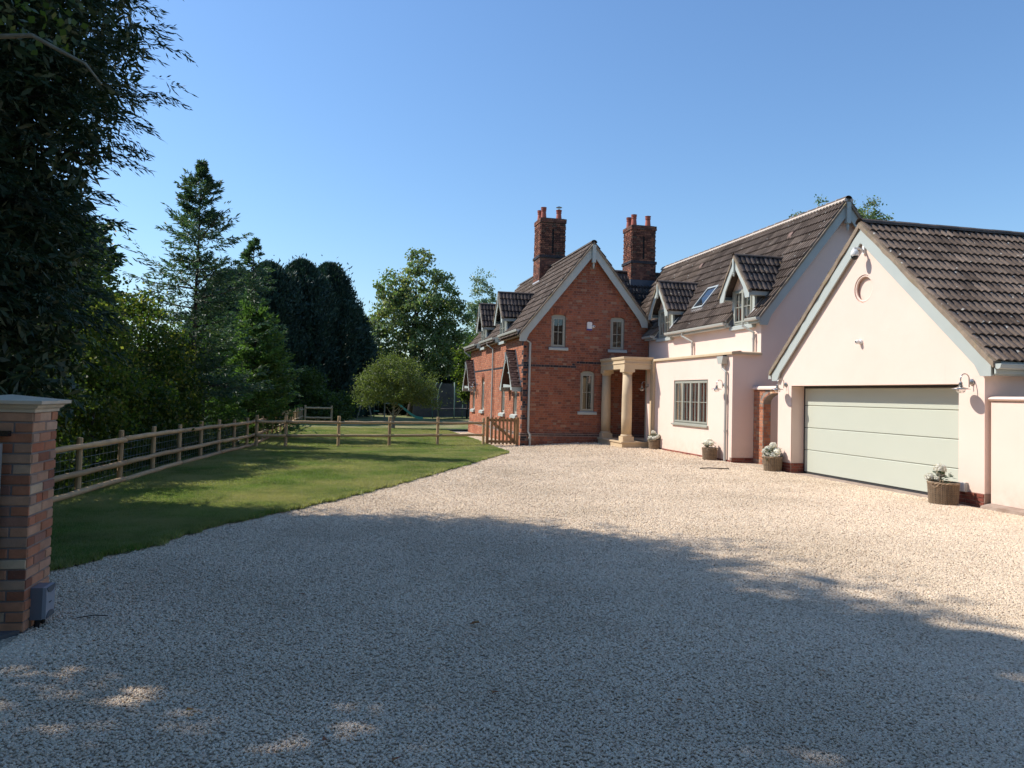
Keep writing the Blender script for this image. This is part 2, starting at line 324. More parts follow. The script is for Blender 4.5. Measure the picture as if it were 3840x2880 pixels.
# ------------------------------------------------------------------ brickwork
def spans(poly, holes, z):
    xs = []
    for l in [poly] + list(holes):
        n = len(l)
        for i in range(n):
            (a, b), (c, d) = l[i], l[(i + 1) % n]
            if (b <= z < d) or (d <= z < b): xs.append(a + (z - b) * (c - a) / (d - b))
    xs.sort(); return [(xs[i], xs[i + 1]) for i in range(0, len(xs) - 1, 2)]
UNITB = MB(); UNITB.mesh([(0, 0, 0), (1, 0, 0), (1, 1, 0), (0, 1, 0), (.03, .06, 1), (.97, .06, 1), (.97, .94, 1), (.03, .94, 1)],
                         [(4, 5, 6, 7), (0, 1, 5, 4), (1, 2, 6, 5), (2, 3, 7, 6), (3, 0, 4, 7)])
_UB = {}
def unit_brick(mat):
    if mat.name not in _UB: _UB[mat.name] = UNITB.data('brick', mat)
    return _UB[mat.name]
def lay(poly, holes, O, U, Nn, row=.084, L=.225, joint=.010, z0=None, pick=None, bond='flemish', proud=.008, seed=0, off=0.0):
    "list of bricks (corner, u-vector, z-vector, n-vector, material key) on one wall face; pick(u, z) gives the key"
    rs = random.Random(seed); O = Vector(O); U = Vector(U); Nn = Vector(Nn); out = []
    zs = [p[1] for p in poly]; z = min(zs) if z0 is None else z0; k = 0
    while z < max(zs) - .02:
        for (a, b) in spans(poly, holes, z + row * .5):
            u = math.floor(a / (L * 1.5)) * L * 1.5 - L * 1.5 + (L * .75 if k % 2 else 0) + off; i = 0
            while u < b:
                w = (L if i % 2 == 0 else L * .5) if bond == 'flemish' else L
                if bond != 'flemish': w = L * rs.choice((1, 1, 1, .5))
                u0, u1 = max(u, a) + joint / 2, min(u + w, b) - joint / 2
                if u1 - u0 > .03:
                    key = pick((u0 + u1) / 2, z + row / 2) if pick else 0
                    if key is not None:
                        pr = proud * rs.uniform(.45, 1.25); jz = rs.uniform(-.0015, .0015)
                        out.append((O + U * u0 + Vector((0, 0, z + joint / 2 + jz)), U * (u1 - u0), Vector((0, 0, row - joint)), Nn * pr, key))
                u += w; i += 1
        z += row; k += 1
    return out
def place_bricks(bricks, mats, parent, n_obj=300, name='brick', near=None):
    near = near or EYE
    bricks.sort(key=lambda b: (b[0] - near).length); rs = random.Random(3)
    for (O, A, B, Cn, key) in bricks[:n_obj]:
        o = bpy.data.objects.new(name, unit_brick(mats[key])); attach(o, parent)
        m = Matrix(((A.x, B.x, Cn.x, O.x), (A.y, B.y, Cn.y, O.y), (A.z, B.z, Cn.z, O.z), (0, 0, 0, 1)))
        o.matrix_basis = m
    rest = bricks[n_obj:]
    if rest:
        mb = MB(); V = UNITB.v; F = UNITB.f
        for (O, A, B, Cn, key) in rest:
            mb.mesh([O + A * v[0] + B * v[1] + Cn * v[2] for v in V], F, key, rs.random())
        mb.build('brickwork', mats, parent, kind='stuff')
def wallface(mb, poly, holes, O, U, Nn, reveal=.1, mi=0, mir=None):
    O = Vector(O); U = Vector(U); Nn = Vector(Nn); P = lambda p: O + U * p[0] + Vector((0, 0, p[1]))
    mb.flat([P(p) for p in poly], [[P(p) for p in h] for h in holes], mi)
    for h in holes:
        n = len(h)
        for i in range(n):
            a, b = P(h[i]), P(h[(i + 1) % n]); mb.face([a, b, b - Nn * reveal, a - Nn * reveal], mi if mir is None else mir)
def rect(a, b, c, d): return [(a, c), (b, c), (b, d), (a, d)]
def arched(a, b, c, d, rise, n=8):
    m = (a + b) / 2; h = (b - a) / 2
    return [(a, c), (b, c)] + [(m + h * math.cos(PI * i / n), d + rise * math.sin(PI * i / n)) for i in range(0, n + 1)]

# ------------------------------------------------------------------ roof tiles
def tile_mesh(w=.30, L=.40, amp=.036, waves=2, seg=4, th=.014, mat=None, lift=.040):
    mb = MB(); tt = [0, .10, .32, .60, .84]; hh = [0, .86, 1, .72, .22]
    if amp < .01: tt = [0, .5]; hh = [0, .3]
    xs = [w * (k + q) / waves for k in range(waves) for q in tt] + [w]; zz = [amp * q + th for k in range(waves) for q in hh] + [th]; n = len(xs) - 1
    V = [(x, 0, z + lift) for x, z in zip(xs, zz)] + [(x, L, z) for x, z in zip(xs, zz)] + [(x, 0, z + lift - .020) for x, z in zip(xs, zz)]
    F = [(i, i + 1, n + 2 + i, n + 1 + i) for i in range(n)] + [(2 * (n + 1) + i, 2 * (n + 1) + i + 1, i + 1, i) for i in range(n)]
    mb.mesh(V, F); return mb.data('roof_tile', mat or TILE)
TM = {}
def tiled(parent, O, U, Vd, poly, n_obj=0, w=.30, g=.335, mat=None, name='roof_tile', kind='roll', seed=1, deckth=.03, decko=True):
    """deck polygon (u,v) on a slope with tiles laid on it; O eave corner, U along the eave, Vd up the slope"""
    mat = mat or TILE; O = Vector(O); U = Vector(U).normalized(); Vd = Vector(Vd).normalized(); Nn = U.cross(Vd)
    if Nn.z < 0: Nn = -Nn
    P = lambda u, v: O + U * u + Vd * v
    mb = MB(); mb.extrude([P(u, v) for u, v in poly], -Nn * deckth); mb.build('roof_deck', mat, parent)
    key = (mat.name, kind, w, g)
    if key not in TM:
        TM[key] = tile_mesh(w, g + .06, mat=mat) if kind == 'roll' else tile_mesh(w, g + .05, .004, 1, 3, .012, mat, .016)
    me = TM[key]; rs = random.Random(seed); tl = []
    vs = [p[1] for p in poly]; k = 0; v = min(vs)
    while v < max(vs) - .06:
        sp = spans(poly, [], v + g * .55)
        for (a, b) in sp:
            u = a if kind == 'roll' else a - (w / 2 if k % 2 else 0)
            cnt = max(1, round((b - u) / w)); 
            for i in range(cnt):
                uu = u + i * w
                if uu < a - w * .6 or uu + w > b + w * .55: continue
                if kind != 'roll' and (uu < a - .01 or uu + w > b + .012): continue
                q = P(uu, v - .02) + Nn * (rs.uniform(0, .003))
                tl.append((q, rs.uniform(-.006, .006)))
        v += g; k += 1
    flip = (U.cross(Vd)).z < 0
    Bm = Matrix((U, Vd, Nn)).transposed()
    tl.sort(key=lambda t: (t[0] - EYE).length)
    for q, a in tl[:n_obj]:
        o = bpy.data.objects.new(name, me); attach(o, parent)
        o.matrix_basis = Matrix.Translation(q) @ (Bm @ Euler((a, 0, a * .6)).to_matrix()).to_4x4()
    rest = tl[n_obj:]
    if rest:
        Vt = np.array([vv.co for vv in me.vertices]); Ft = np.array([list(p.vertices) for p in me.polygons])
        B = np.array(Bm); W = (Vt @ B.T)[None] + np.array([t[0][:] for t in rest])[:, None]
        F = Ft[None] + (np.arange(len(rest)) * len(Vt))[:, None, None]
        m2 = np_mesh('tiles', W.reshape(-1, 3), F.reshape(-1, 4), mat, np.repeat(RNG.random(len(rest)), len(Ft)))
        o = bpy.data.objects.new('tile_field', m2); attach(o, parent); tag(o, kind='stuff')
def ridge_tiles(parent, A, B, r=.11, L=.45, mat=None, pointing=None):
    A = Vector(A); B = Vector(B); d = (B - A); n = max(1, round(d.length / L)); st = d / n; dn = d.normalized()
    side = dn.cross(Vector((0, 0, 1))).normalized(); mb = MB(); k = 6
    for o_, rr in ((0, r), (1, r)):
        for j in range(k + 1):
            w = PI * j / k; mb.v.append(tuple(dn * (o_ * (st.length + .01)) + side * math.cos(w) * rr + Vector((0, 0, 1)) * (math.sin(w) * rr * .9)))
    for j in range(k): mb.f.append((j, j + 1, k + 2 + j, k + 1 + j)); mb.m.append(0); mb.r.append(.5)
    me = mb.data('ridge_tile', mat or RIDGEM)
    for i in range(n):
        o = bpy.data.objects.new('ridge_tile', me); attach(o, parent)
        o.matrix_basis = Matrix.Translation(A + st * i - Vector((0, 0, .03 - random.uniform(0, .008))))
    if pointing:
        mb = MB()
        for s_ in (1, -1):
            m = int(d.length / .15)
            for i in range(m):
                p = A + d * ((i + .5) / m) + side * s_ * (r + .015); mb.lathe([(.0, .0), (.05, .0), (.045, .03), (.0, .05)], (p.x, p.y, p.z - .09), 5)
        mb.tube([A - Vector((0, 0, .05)) + side * (r * .8), B - Vector((0, 0, .05)) + side * (r * .8)], .05, 6)
        mb.tube([A - Vector((0, 0, .05)) - side * (r * .8), B - Vector((0, 0, .05)) - side * (r * .8)], .05, 6)
        mb.build('ridge_pointing', pointing, parent)
        mb = MB()
        for i in range(1, n): p = A + st * i; mb.tube([p + side * math.cos(w) * (r + .006) + Vector((0, 0, math.sin(w) * (r * .9 + .006) - .028)) for w in [PI * q / 6 for q in range(7)]], .012, 4)
        mb.build('ridge_joints', pointing, parent)

def barge(parent, axis, c, u0, za, hw, slope, hv, th=.035, foot=.0, mat=None, finial=True, flen=.5, hw2=None):
    "pair of bargeboards; axis 'x': boards lie in plane x=c with u=y"
    P = (lambda u, z: Vector((c, u, z))) if axis == 'x' else (lambda u, z: Vector((u, c, z)))
    D = Vector((-th, 0, 0)) if axis == 'x' else Vector((0, -th, 0))
    hw1 = hw
    for s in (-1, 1):
        hw = (hw2 or hw1) if s > 0 else hw1; zf = za - slope * hw
        poly = [(u0, za), (u0 + s * hw, zf), (u0 + s * hw, zf - hv * .62), (u0 + s * (hw - .22 - foot), zf - hv * .62), (u0 + s * (hw - .34 - foot), zf - hv + slope * (.34 + foot)), (u0, za - hv)]
        MB().extrude([P(*q) for q in poly], D).build('bargeboard', mat or SAGE, parent)
    if finial:
        mb = MB(); q = P(u0, 0) + D * 1.3; w = .045 * (flen / .5)
        mb.box(q.x - w, q.x + w, q.y - w, q.y + w, za - hv - flen * .35, za - .03)
        mb.lathe([(.0, -.30 * flen), (.02, -.28 * flen), (.045, -.10 * flen), (.03, -.05 * flen), (.05, .0), (.05, .04 * flen), (.0, .06 * flen)], (q.x, q.y, za - hv - flen * .35), 8)
        mb.build('finial', mat or SAGE, parent)
def gutter(parent, A, B, r=.06, mat=None, name='gutter'):
    A = Vector(A); B = Vector(B); d = (B - A).normalized(); s = d.cross(Vector((0, 0, 1))); mb = MB(); k = 6
    prof = [(-r, .02), (-r, 0), (-r * .8, -r * .8), (0, -r * 1.1), (r * .8, -r * .8), (r, 0), (r * 1.12, 0), (r * 1.12, .02)]
    pa = [A + s * a + Vector((0, 0, b)) for a, b in prof]; mb.extrude(pa, B - A); mb.build(name, mat or WPLAS, parent)
def downpipe(parent, P, r=.036, mat=None, name='downpipe', sq=False):
    mb = MB(); mb.tube(P, r, 10); a = Vector(P[-2]); b = Vector(P[-1]); n = max(1, int((a - b).length / 1.1))
    for i in range(n):
        q = a.lerp(b, (i + .35) / n); mb.lathe([(r * 1.3, 0), (r * 1.3, .05)], (q.x, q.y, q.z), 10)
    mb.build(name, mat or WPLAS, parent, smooth=False)

# ------------------------------------------------------------------ windows (O centre bottom on the wall face, U along the wall, Nn outward)
def window(parent, O, U, Nn, w, h, n=2, bars=(1, 1), depth=.08, mat=None, sill=None, fr=.05, interior=True, head=0, sillmat=None, cur=True, room=.45):
    O = Vector(O); U = Vector(U); Nn = Vector(Nn); Z = Vector((0, 0, 1)); mat = mat or SAGEM; Q = O - Nn * depth
    def bx(mb, u0, u1, z0, z1, d0, d1): mb.obox(Q + U * u0 + Z * z0 + Nn * d0, U * (u1 - u0), Z * (z1 - z0), Nn * (d1 - d0))
    mb = MB(); f = fr
    bx(mb, -w / 2, -w / 2 + f, 0, h, 0, .055); bx(mb, w / 2 - f, w / 2, 0, h, 0, .055)
    bx(mb, -w / 2 + f, w / 2 - f, 0, f, 0, .055); bx(mb, -w / 2 + f, w / 2 - f, h - f, h, 0, .055)
    if head:
        mb.extrude([Q + U * a + Z * b for a, b in [(w / 2, h)] + [(w / 2 * math.cos(PI * i / 8), h + head * math.sin(PI * i / 8)) for i in range(1, 8)] + [(-w / 2, h)]], Nn * .05)
    cw = (w - 2 * f) / n
    for i in range(n):
        a = -w / 2 + f + i * cw + .003; b = a + cw - .006; s = min(.045, cw * .16)
        bx(mb, a, a + s, f, h - f, .01, .075); bx(mb, b - s, b, f, h - f, .01, .075)
        bx(mb, a + s, b - s, f, f + s, .01, .075); bx(mb, a + s, b - s, h - f - s, h - f, .01, .075)
        for j in range(1, bars[0] + 1):
            c = a + s + (b - a - 2 * s) * j / (bars[0] + 1); bx(mb, c - .009, c + .009, f + s, h - f - s, .028, .062)
        for j in range(1, bars[1] + 1):
            c = f + s + (h - 2 * f - 2 * s) * j / (bars[1] + 1); bx(mb, a + s, b - s, c - .009, c + .009, .028, .062)
    wo = mb.build('window', mat, parent)
    for i in range(n):
        a = -w / 2 + f + i * cw; m2 = MB(); m2.face([Q + U * (a + .02) + Z * (f + .01) + Nn * .04, Q + U * (a + cw - .02) + Z * (f + .01) + Nn * .04, Q + U * (a + cw - .02) + Z * (h - f - .01) + Nn * .04, Q + U * (a + .02) + Z * (h - f - .01) + Nn * .04])
        m2.build('pane', GLASS, wo)
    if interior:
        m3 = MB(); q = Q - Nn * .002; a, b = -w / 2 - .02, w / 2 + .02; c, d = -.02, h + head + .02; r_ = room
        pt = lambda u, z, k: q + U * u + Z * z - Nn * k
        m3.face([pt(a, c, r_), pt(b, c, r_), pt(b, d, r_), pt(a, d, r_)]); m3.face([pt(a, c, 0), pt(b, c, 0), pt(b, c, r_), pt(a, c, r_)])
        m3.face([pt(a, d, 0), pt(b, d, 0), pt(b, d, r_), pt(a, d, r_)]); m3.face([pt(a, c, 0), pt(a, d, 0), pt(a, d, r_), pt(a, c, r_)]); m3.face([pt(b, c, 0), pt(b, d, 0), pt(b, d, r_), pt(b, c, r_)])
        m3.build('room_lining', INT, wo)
        if cur:
            for sgn in (-1, 1):
                m4 = MB(); cw2 = w * .13; k0 = 9
                V = []
                for j in range(k0 + 1):
                    u = sgn * (w / 2 - cw2 * j / k0); dd = .07 + .018 * math.sin(j * 2.2)
                    V += [pt(u, 0, dd), pt(u, h, dd)]
                m4.mesh(V, [(2 * j, 2 * j + 2, 2 * j + 3, 2 * j + 1) for j in range(k0)]); m4.build('curtain', CURT, wo, smooth=True)
    if sill:
        sw, sh, sp = sill; m5 = MB(); O2 = O - U * (sw / 2) - Z * sh
        m5.extrude([O2 - Nn * .0, O2 + Nn * sp, O2 + Nn * sp + Z * (sh * .72), O2 - Nn * .0 + Z * sh, O2 - Nn * depth + Z * (sh + .012), O2 - Nn * depth], U * sw)
        m5.build('sill', sillmat or SAGE, parent)
    return wo
# ================================================================== GARAGE
X3, Y3, Z3 = Vector((1, 0, 0)), Vector((0, 1, 0)), Vector((0, 0, 1))
gar = thing('garage', (10.45, 13.9, 0.03), 'cream rendered gabled garage with a wide pale sage door and a dark tiled roof', 'garage')
GX, GY = 10.45, 13.87; gs = .893
gtop = lambda y: 5.27 - gs * abs(y - GY)
outer = [(10.8, 0.0), (11.35, 0.0), (11.35, 2.10), (16.43, 2.10), (16.43, 0), (17.0, 0), (17.0, gtop(17.0)), (GY, 5.27), (10.8, gtop(10.8))]
circ = [(13.87 + .29 * math.cos(2 * PI * i / 28), 4.09 + .29 * math.sin(2 * PI * i / 28)) for i in range(28)]
mb = MB(); P = lambda p: Vector((GX, p[0], p[1]))
mb.flat([P(p) for p in outer], [[P(p) for p in circ]])
for i in range(28): a, b = P(circ[i]), P(circ[(i + 1) % 28]); mb.face([a, b, b + X3 * .13, a + X3 * .13])
mb.box(GX + .012, GX + .34, 16.433, 16.99, 0, 2.09); mb.box(GX + .01, GX + .34, 10.81, 11.35, 0, 2.1)
mb.face([(GX, 11.35, 2.10), (GX, 16.43, 2.10), (GX + .4, 16.43, 2.10), (GX + .4, 11.35, 2.10)])
mb.face([(GX, 10.8, 0), (17, 10.8, 0), (17, 10.8, 2.6), (GX, 10.8, 2.6)]); mb.face([(GX, 17.0, 0), (17, 17.0, 0), (17, 17.0, 2.6), (GX, 17.0, 2.6)])
mb.flat([(17, 10.8, 0), (17, 17.0, 0), (17, 17.0, gtop(17)), (17, GY, 5.27), (17, 10.8, gtop(10.8))])
gwall = mb.build('wall', RENDER, gar)
mb = MB(); mb.lathe([(.0, 0), (.25, 0), (.29, .012), (.29, .04), (.0, .04)], (0, 0, 0), 28)
disc = mb.build('blank_round_panel', RENDER, gar); disc.rotation_euler = (0, -PI / 2, 0); disc.matrix_parent_inverse = Matrix.Identity(4); disc.location = Vector((GX + .13, 13.87, 4.09)) - gar.location
mb = MB(); ring = [(GX + .035, 13.87 + .262 * math.cos(2 * PI * i / 28), 4.09 + .262 * math.sin(2 * PI * i / 28)) for i in range(29)]
mb.tube(ring, .022, 6, cap=False); mb.build('round_window_bead', RENDER, gar, smooth=True)
# brick plinths
pb = []
for a, b in ((10.795, 11.352), (16.428, 17.0)):
    pb += lay(rect(a, b, 0.0, .27), [], (GX - .004, 0, 0), Y3, -X3, row=.0675, z0=0.0, proud=.012, bond='s', seed=int(a))
pb += lay(rect(GX, GX + .34, 0, .27), [], (0, 16.427, 0), X3, -Y3, row=.0675, z0=0, proud=.01)
pla = MB().box(GX - .005, GX + .33, 10.79, 11.35, -.1, .272).build('plinth', MORT, gar); plb = MB().box(GX - .005, GX + .33, 16.426, 17.0, -.1, .272).build('plinth', MORT, gar)
place_bricks([b for b in pb if b[0].y < 13], [PLINB], pla); place_bricks([b for b in pb if b[0].y > 13], [PLINB], plb)
# door
DX = 10.79
mb = MB(); mb.box(DX - .004, DX + .05, 11.30, 11.37, .03, 2.12); mb.box(DX - .004, DX + .05, 16.37, 16.43, .03, 2.12); mb.box(DX - .004, DX + .05, 11.37, 16.37, 2.055, 2.12)
mb.box(DX - .02, DX + .04, 11.37, 16.37, .03, .075)
gdoor = mb.build('garage_door', RUBBER, gar)
zc = [.078, .597, 1.119, 1.641, 2.053]
for i in range(4):
    mb = MB(); a, b = zc[i] + .004, zc[i + 1] - .004
    mb.extrude([(DX + .03, 11.37, a), (DX + .004, 11.37, a), (DX - .008, 11.37, a + .012), (DX - .008, 11.37, b - .012), (DX + .004, 11.37, b), (DX + .03, 11.37, b)], (0, 5.0, 0))
    mb.build('door_panel', DOORM, gdoor)
MB().box(10.22, DX + .05, 11.36, 16.42, -.12, .04).build('threshold', CONC, gar)
# roof
sl = math.atan(gs); Vn = Vector((0, math.cos(sl), math.sin(sl))); ln = (3.35) / math.cos(sl)
rz = 5.44
tiled(gar, (10.36, GY - 3.35, rz - gs * 3.35), X3, Vn, rect(0, 6.9, 0, ln), 300, g=ln / 13.0, seed=4)
tiled(gar, (10.36, GY + 3.35, rz - gs * 3.35), X3, Vector((0, -Vn.y, Vn.z)), rect(0, 6.9, 0, ln), 0, g=ln / 13.0)
ridge_tiles(gar, (10.33, GY, rz + .03), (17.3, GY, rz + .03), r=.12)
def verge(parent, axis, c, u0, z0, hw, slope, h=.075, th=.10, mat=None, seed=0, hw2=None):
    rs = random.Random(seed); hw1 = hw
    for s in (-1, 1):
        hw = (hw2 or hw1) if s > 0 else hw1; mb = MB(); n = int(hw / .12); prev = None; L = []
        for i in range(n + 1):
            t = i / n; u = u0 + s * hw * t; z = z0 - slope * hw * t; up = rs.uniform(0, .022); dn = rs.uniform(0, .02); ou = rs.uniform(0, .025)
            pts = [(c - ou, z - h - dn), (c - ou * .5 - .01, z - .01), (c + th * .3, z + up), (c + th, z + up), (c + th, z - h)]
            L.append([(Vector((p, u, q)) if axis == 'x' else Vector((u, p, q))) for p, q in pts])
        for i in range(n):
            for j in range(5): mb.face([L[i][j], L[i][(j + 1) % 5], L[i + 1][(j + 1) % 5], L[i + 1][j]])
        mb.face(L[0]); mb.face(L[-1][::-1]); mb.build('verge_mortar', mat or MORTV, parent)
verge(gar, 'x', 10.345, GY, rz + .03, 3.36, gs, .11, .14, seed=5)
barge(gar, 'x', 10.40, GY, 5.33, 3.28, gs, .29, th=.035, finial=False)
MB().box(10.37, 10.45, GY - .03, GY + .03, 5.02, 5.30).build('apex_joint', SAGE, gar)
gutter(gar, (10.36, 10.45, 2.40), (17.2, 10.45, 2.40), .062, SAGE)
MB().box(10.40, 17.2, 10.52, 10.56, 2.26, 2.46).build('fascia', SAGE, gar); MB().box(10.42, 17.2, 10.56, 10.8, 2.24, 2.26).build('soffit', SAGE, gar)
MB().box(10.37, 10.47, 17.19, 17.32, 2.27, 2.38).build('gutter', WPLAS, gar)
MB().box(10.42, 17.2, 17.0, 17.18, 2.24, 2.26).build('soffit', SAGE, gar)

# low wall running on towards the road, right of the garage
lw = thing('garden_wall', (10.6, 9, 0), 'low cream rendered wall with a rounded coping at the right edge, running on from the garage corner', 'wall')
MB().box(10.52, 10.74, 4.0, 10.74, .125, 1.80).build('wall', RENDER, lw)
mb = MB(); mb.extrude([Vector((10.63 + .165 * math.cos(t) * 1.0, 10.75, 1.845 + .045 * math.sin(t))) for t in [2 * PI * i / 14 for i in range(14)]], (0, -6.75, 0)); mb.build('coping', STONE if False else RENDER, lw)
mb = MB(); yy = [10.78 - .25 * i for i in range(28)]; V = []
for y in yy: r_ = random.uniform(-.015, .02); V += [(10.33 + r_, y, -.05), (10.36 + r_, y, .085 + r_ * .5), (10.535, y, .125), (10.535, y, -.05)]
mb.mesh(V, [(4 * i + j, 4 * i + (j + 1) % 4, 4 * i + 4 + (j + 1) % 4, 4 * i + 4 + j) for i in range(27) for j in range(4)] + [(0, 1, 2, 3)]); mb.build('footing', CONC, lw)

# ================================================================== RENDERED WING AND FLAT ROOFED EXTENSION
wing = thing('rendered_house', (12.5, 23, 0), 'cream rendered house with two roof dormers and a flat-roofed front, beside the garage', 'house')
HS = 1.262  # roof slope of both houses
WXr, WZr = 13.71, 7.43
EX0, EX1, EY0, EY1 = 10.36, 11.2, 19.1, 25.2
whole = rect(20.53, 22.86, .97, 2.31)
mb = MB()
wallface(mb, [(EY0, .09), (EY1, .09), (EY1, 2.98), (EY0, 2.98)], [whole], (EX0, 0, 0), Y3, -X3, reveal=.09)
wtop = lambda x: WZr - .12 - HS * abs(x - WXr)
mb.flat([(EX0, EY0, .09), (16.25, EY0, .09), (16.25, EY0, wtop(16.25)), (WXr, EY0, WZr - .12), (EX1, EY0, wtop(EX1)), (EX1, EY0, 2.98), (EX0, EY0, 2.98)])
mb.face([(EX0, EY1, 0), (11.1, EY1, 0), (11.1, EY1, 2.98), (EX0, EY1, 2.98)]); mb.face([(11.1, EY1, 0), (11.1, 26.99, 0), (11.1, 26.99, 2.98), (11.1, EY1, 2.98)])
def dormholes(cs): return [rect(c - .52, c + .52, 3.92, 4.24) for c in cs]
WD = (20.06, 25.5)
uo = [(EY0, 2.9)] + [(26.995, 2.9), (26.995, 4.235)]
for c in WD[::-1]: uo += [(c + .52, 4.235), (c + .52, 3.92), (c - .52, 3.92), (c - .52, 4.235)]
uo += [(EY0, 4.235)]
mb.flat([(EX1, y, z) for y, z in uo])
mb.face([(EX0 + .1, EY0 + .1, 2.95), (EX1, EY0 + .1, 2.95), (EX1, EY1, 2.95), (EX0 + .1, EY1, 2.95)])
mb.face([(16.25, EY0, 0), (16.25, 32, 0), (16.25, 32, 4.2), (16.25, EY0, 4.2)])
mb.build('wall', RENDER, wing)
# damp course bricks
pb = lay(rect(EY0 - .01, 25.2, 0.0, .095), [], (EX0 - .006, 0, 0), Y3, -X3, row=.09, z0=0.005, bond='s', proud=.01) + lay(rect(EX0, 12.4, 0, .17), [], (0, EY0 - .004, 0), X3, -Y3, row=.082, z0=0.005, bond='s', proud=.01)
mb = MB(); mb.box(EX0 - .006, EX0 + .1, EY0, 25.2, -.2, .096); mb.box(EX0 - .004, 16.2, EY0 - .005, EY0 + .1, -.2, .17); bp = mb.build('plinth', MORT, wing); place_bricks(pb, [PLINB], bp, 60)
# copings
mb = MB(); prof = [(-.07, 0), (-.07, .055), (-.05, .075), (.16, .10), (.22, .10), (.22, 0)]
mb.extrude([(EX0 + a, EY1, 2.975 + b) for a, b in prof], (0, EY0 - .07 - EY1, 0)); mb.build('coping', STONE, wing)
mb = MB(); mb.extrude([(EX0 + .22, EY0 + a, 2.975 + b) for a, b in prof], (EX1 - EX0 - .22, 0, 0)); mb.build('coping', STONE, wing)
window(wing, (EX0, 21.695, .97), Y3, -X3, 2.33, 1.34, n=4, bars=(1, 1), depth=.085, sill=(2.46, .06, .06), sillmat=SAGEM)
# doorway lining by the porch
mb = MB(); mb.box(EX0 - .01, EX0 + .05, 25.12, 25.21, .25, 2.7); mb.build('door_lining', SAGEM, wing)
# roof slopes
ang = math.atan(HS); Vw = Vector((math.cos(ang), 0, math.sin(ang))); ex = 10.99; wl = (WXr - ex) / math.cos(ang)
def notch(y0, y1, cs, hw, dep, L):
    "slope outline with the dormer slots cut out of the eave; u measured from y0"
    p = [(0, 0)]
    for c in cs: p += [(c - hw - y0, 0), (c - hw - y0, dep), (c + hw - y0, dep), (c + hw - y0, 0)]
    return p + [(y1 - y0, 0), (y1 - y0, L), (0, L)]
dep = .55 / math.cos(ang)
tiled(wing, (ex, 18.86, WZr - HS * (WXr - ex)), Y3, Vw, [(0, 0)] + notch(18.86, 28.0, WD, .56, dep, wl)[1:-3] + [(10.2, 0), (12.7, wl), (0, wl)], 300, g=wl / 12.0, seed=6)
tiled(wing, (2 * WXr - ex, 18.86, WZr - HS * (WXr - ex)), Y3, Vector((-Vw.x, 0, Vw.z)), rect(0, 12.7, 0, wl), 0, g=wl / 12.0)
ridge_tiles(wing, (WXr, 18.84, WZr + .04), (WXr, 31.55, WZr + .04), r=.115, pointing=simple('new_pointing', (.62, .52, .43), None, 5, .9))
verge(wing, 'y', 18.85, WXr, WZr + .03, 2.74, HS, .09, .12, seed=9)
barge(wing, 'y', 18.93, WXr, WZr - .04, 2.66, HS, .38, finial=True, flen=.7)
for a, b in ((18.82, 19.45), (20.68, 24.9), (26.1, 26.93)):
    gutter(wing, (10.93, a, 3.98), (10.93, b, 3.98), .062)
    MB().box(10.99, 11.03, a + .05, b, 3.86, 4.02).build('fascia', SAGE, wing); MB().box(11.03, 11.2, a + .3, b, 3.86, 3.88).build('soffit', SAGE, wing)
for yb in (19.45, 20.66, 24.9, 26.08):
    mb = MB(); mb.extrude([(10.99, yb, 3.86), (11.2, yb, 3.86), (11.2, yb, 4.27), (10.99, yb, 4.02)], (0, .02, 0)); mb.build('eaves_box_end', SAGE, wing)
def skylight(parent, y0, y1, x0, x1):
    z = lambda x: WZr - HS * (WXr - x); nn = Vector((-HS, 0, 1)).normalized(); a, b = Vector((x0, y0, z(x0))), Vector((x1, y0, z(x1))); d = b - a; W = Vector((0, y1 - y0, 0)); mb = MB(); t = .07
    for (o_, A_, B_) in ((a, W * .08, d), (a + W * .92, W * .08, d), (a + W * .08, W * .84, d * .07), (a + W * .08 + d * .93, W * .84, d * .07)): mb.obox(o_ + nn * .0, A_, B_, nn * (.04 + t))
    s = mb.build('skylight', GALV, parent)
    m2 = MB(); q = a + nn * (.03 + t * .8) + W * .08 + d * .07; m2.obox(q, W * .84, d * .86, nn * -.01); m2.build('pane', simple('roof_glass', (.02, .025, .03), None, 3, .04, spec=1), s)
    MB().obox(a + nn * .045 - d * .16 - W * .06, W * 1.12, d * .16, nn * .012).build('flashing', LEADL, s)
skylight(wing, 23.27, 24.05, 11.56, 12.16)
for (yy_, xx_) in ((20.6, 13.17), (26.5, 13.17)):
    mb = MB(); zc_ = WZr - HS * (WXr - xx_); mb.extrude([(xx_ - .16, yy_, zc_ - .16), (xx_ + .12, yy_, zc_ + .17), (xx_ - .06, yy_, zc_ + .10), (xx_ - .14, yy_, zc_ - .02)], (0, .2, 0)); mb.build('vent_tile', VENTM, wing)
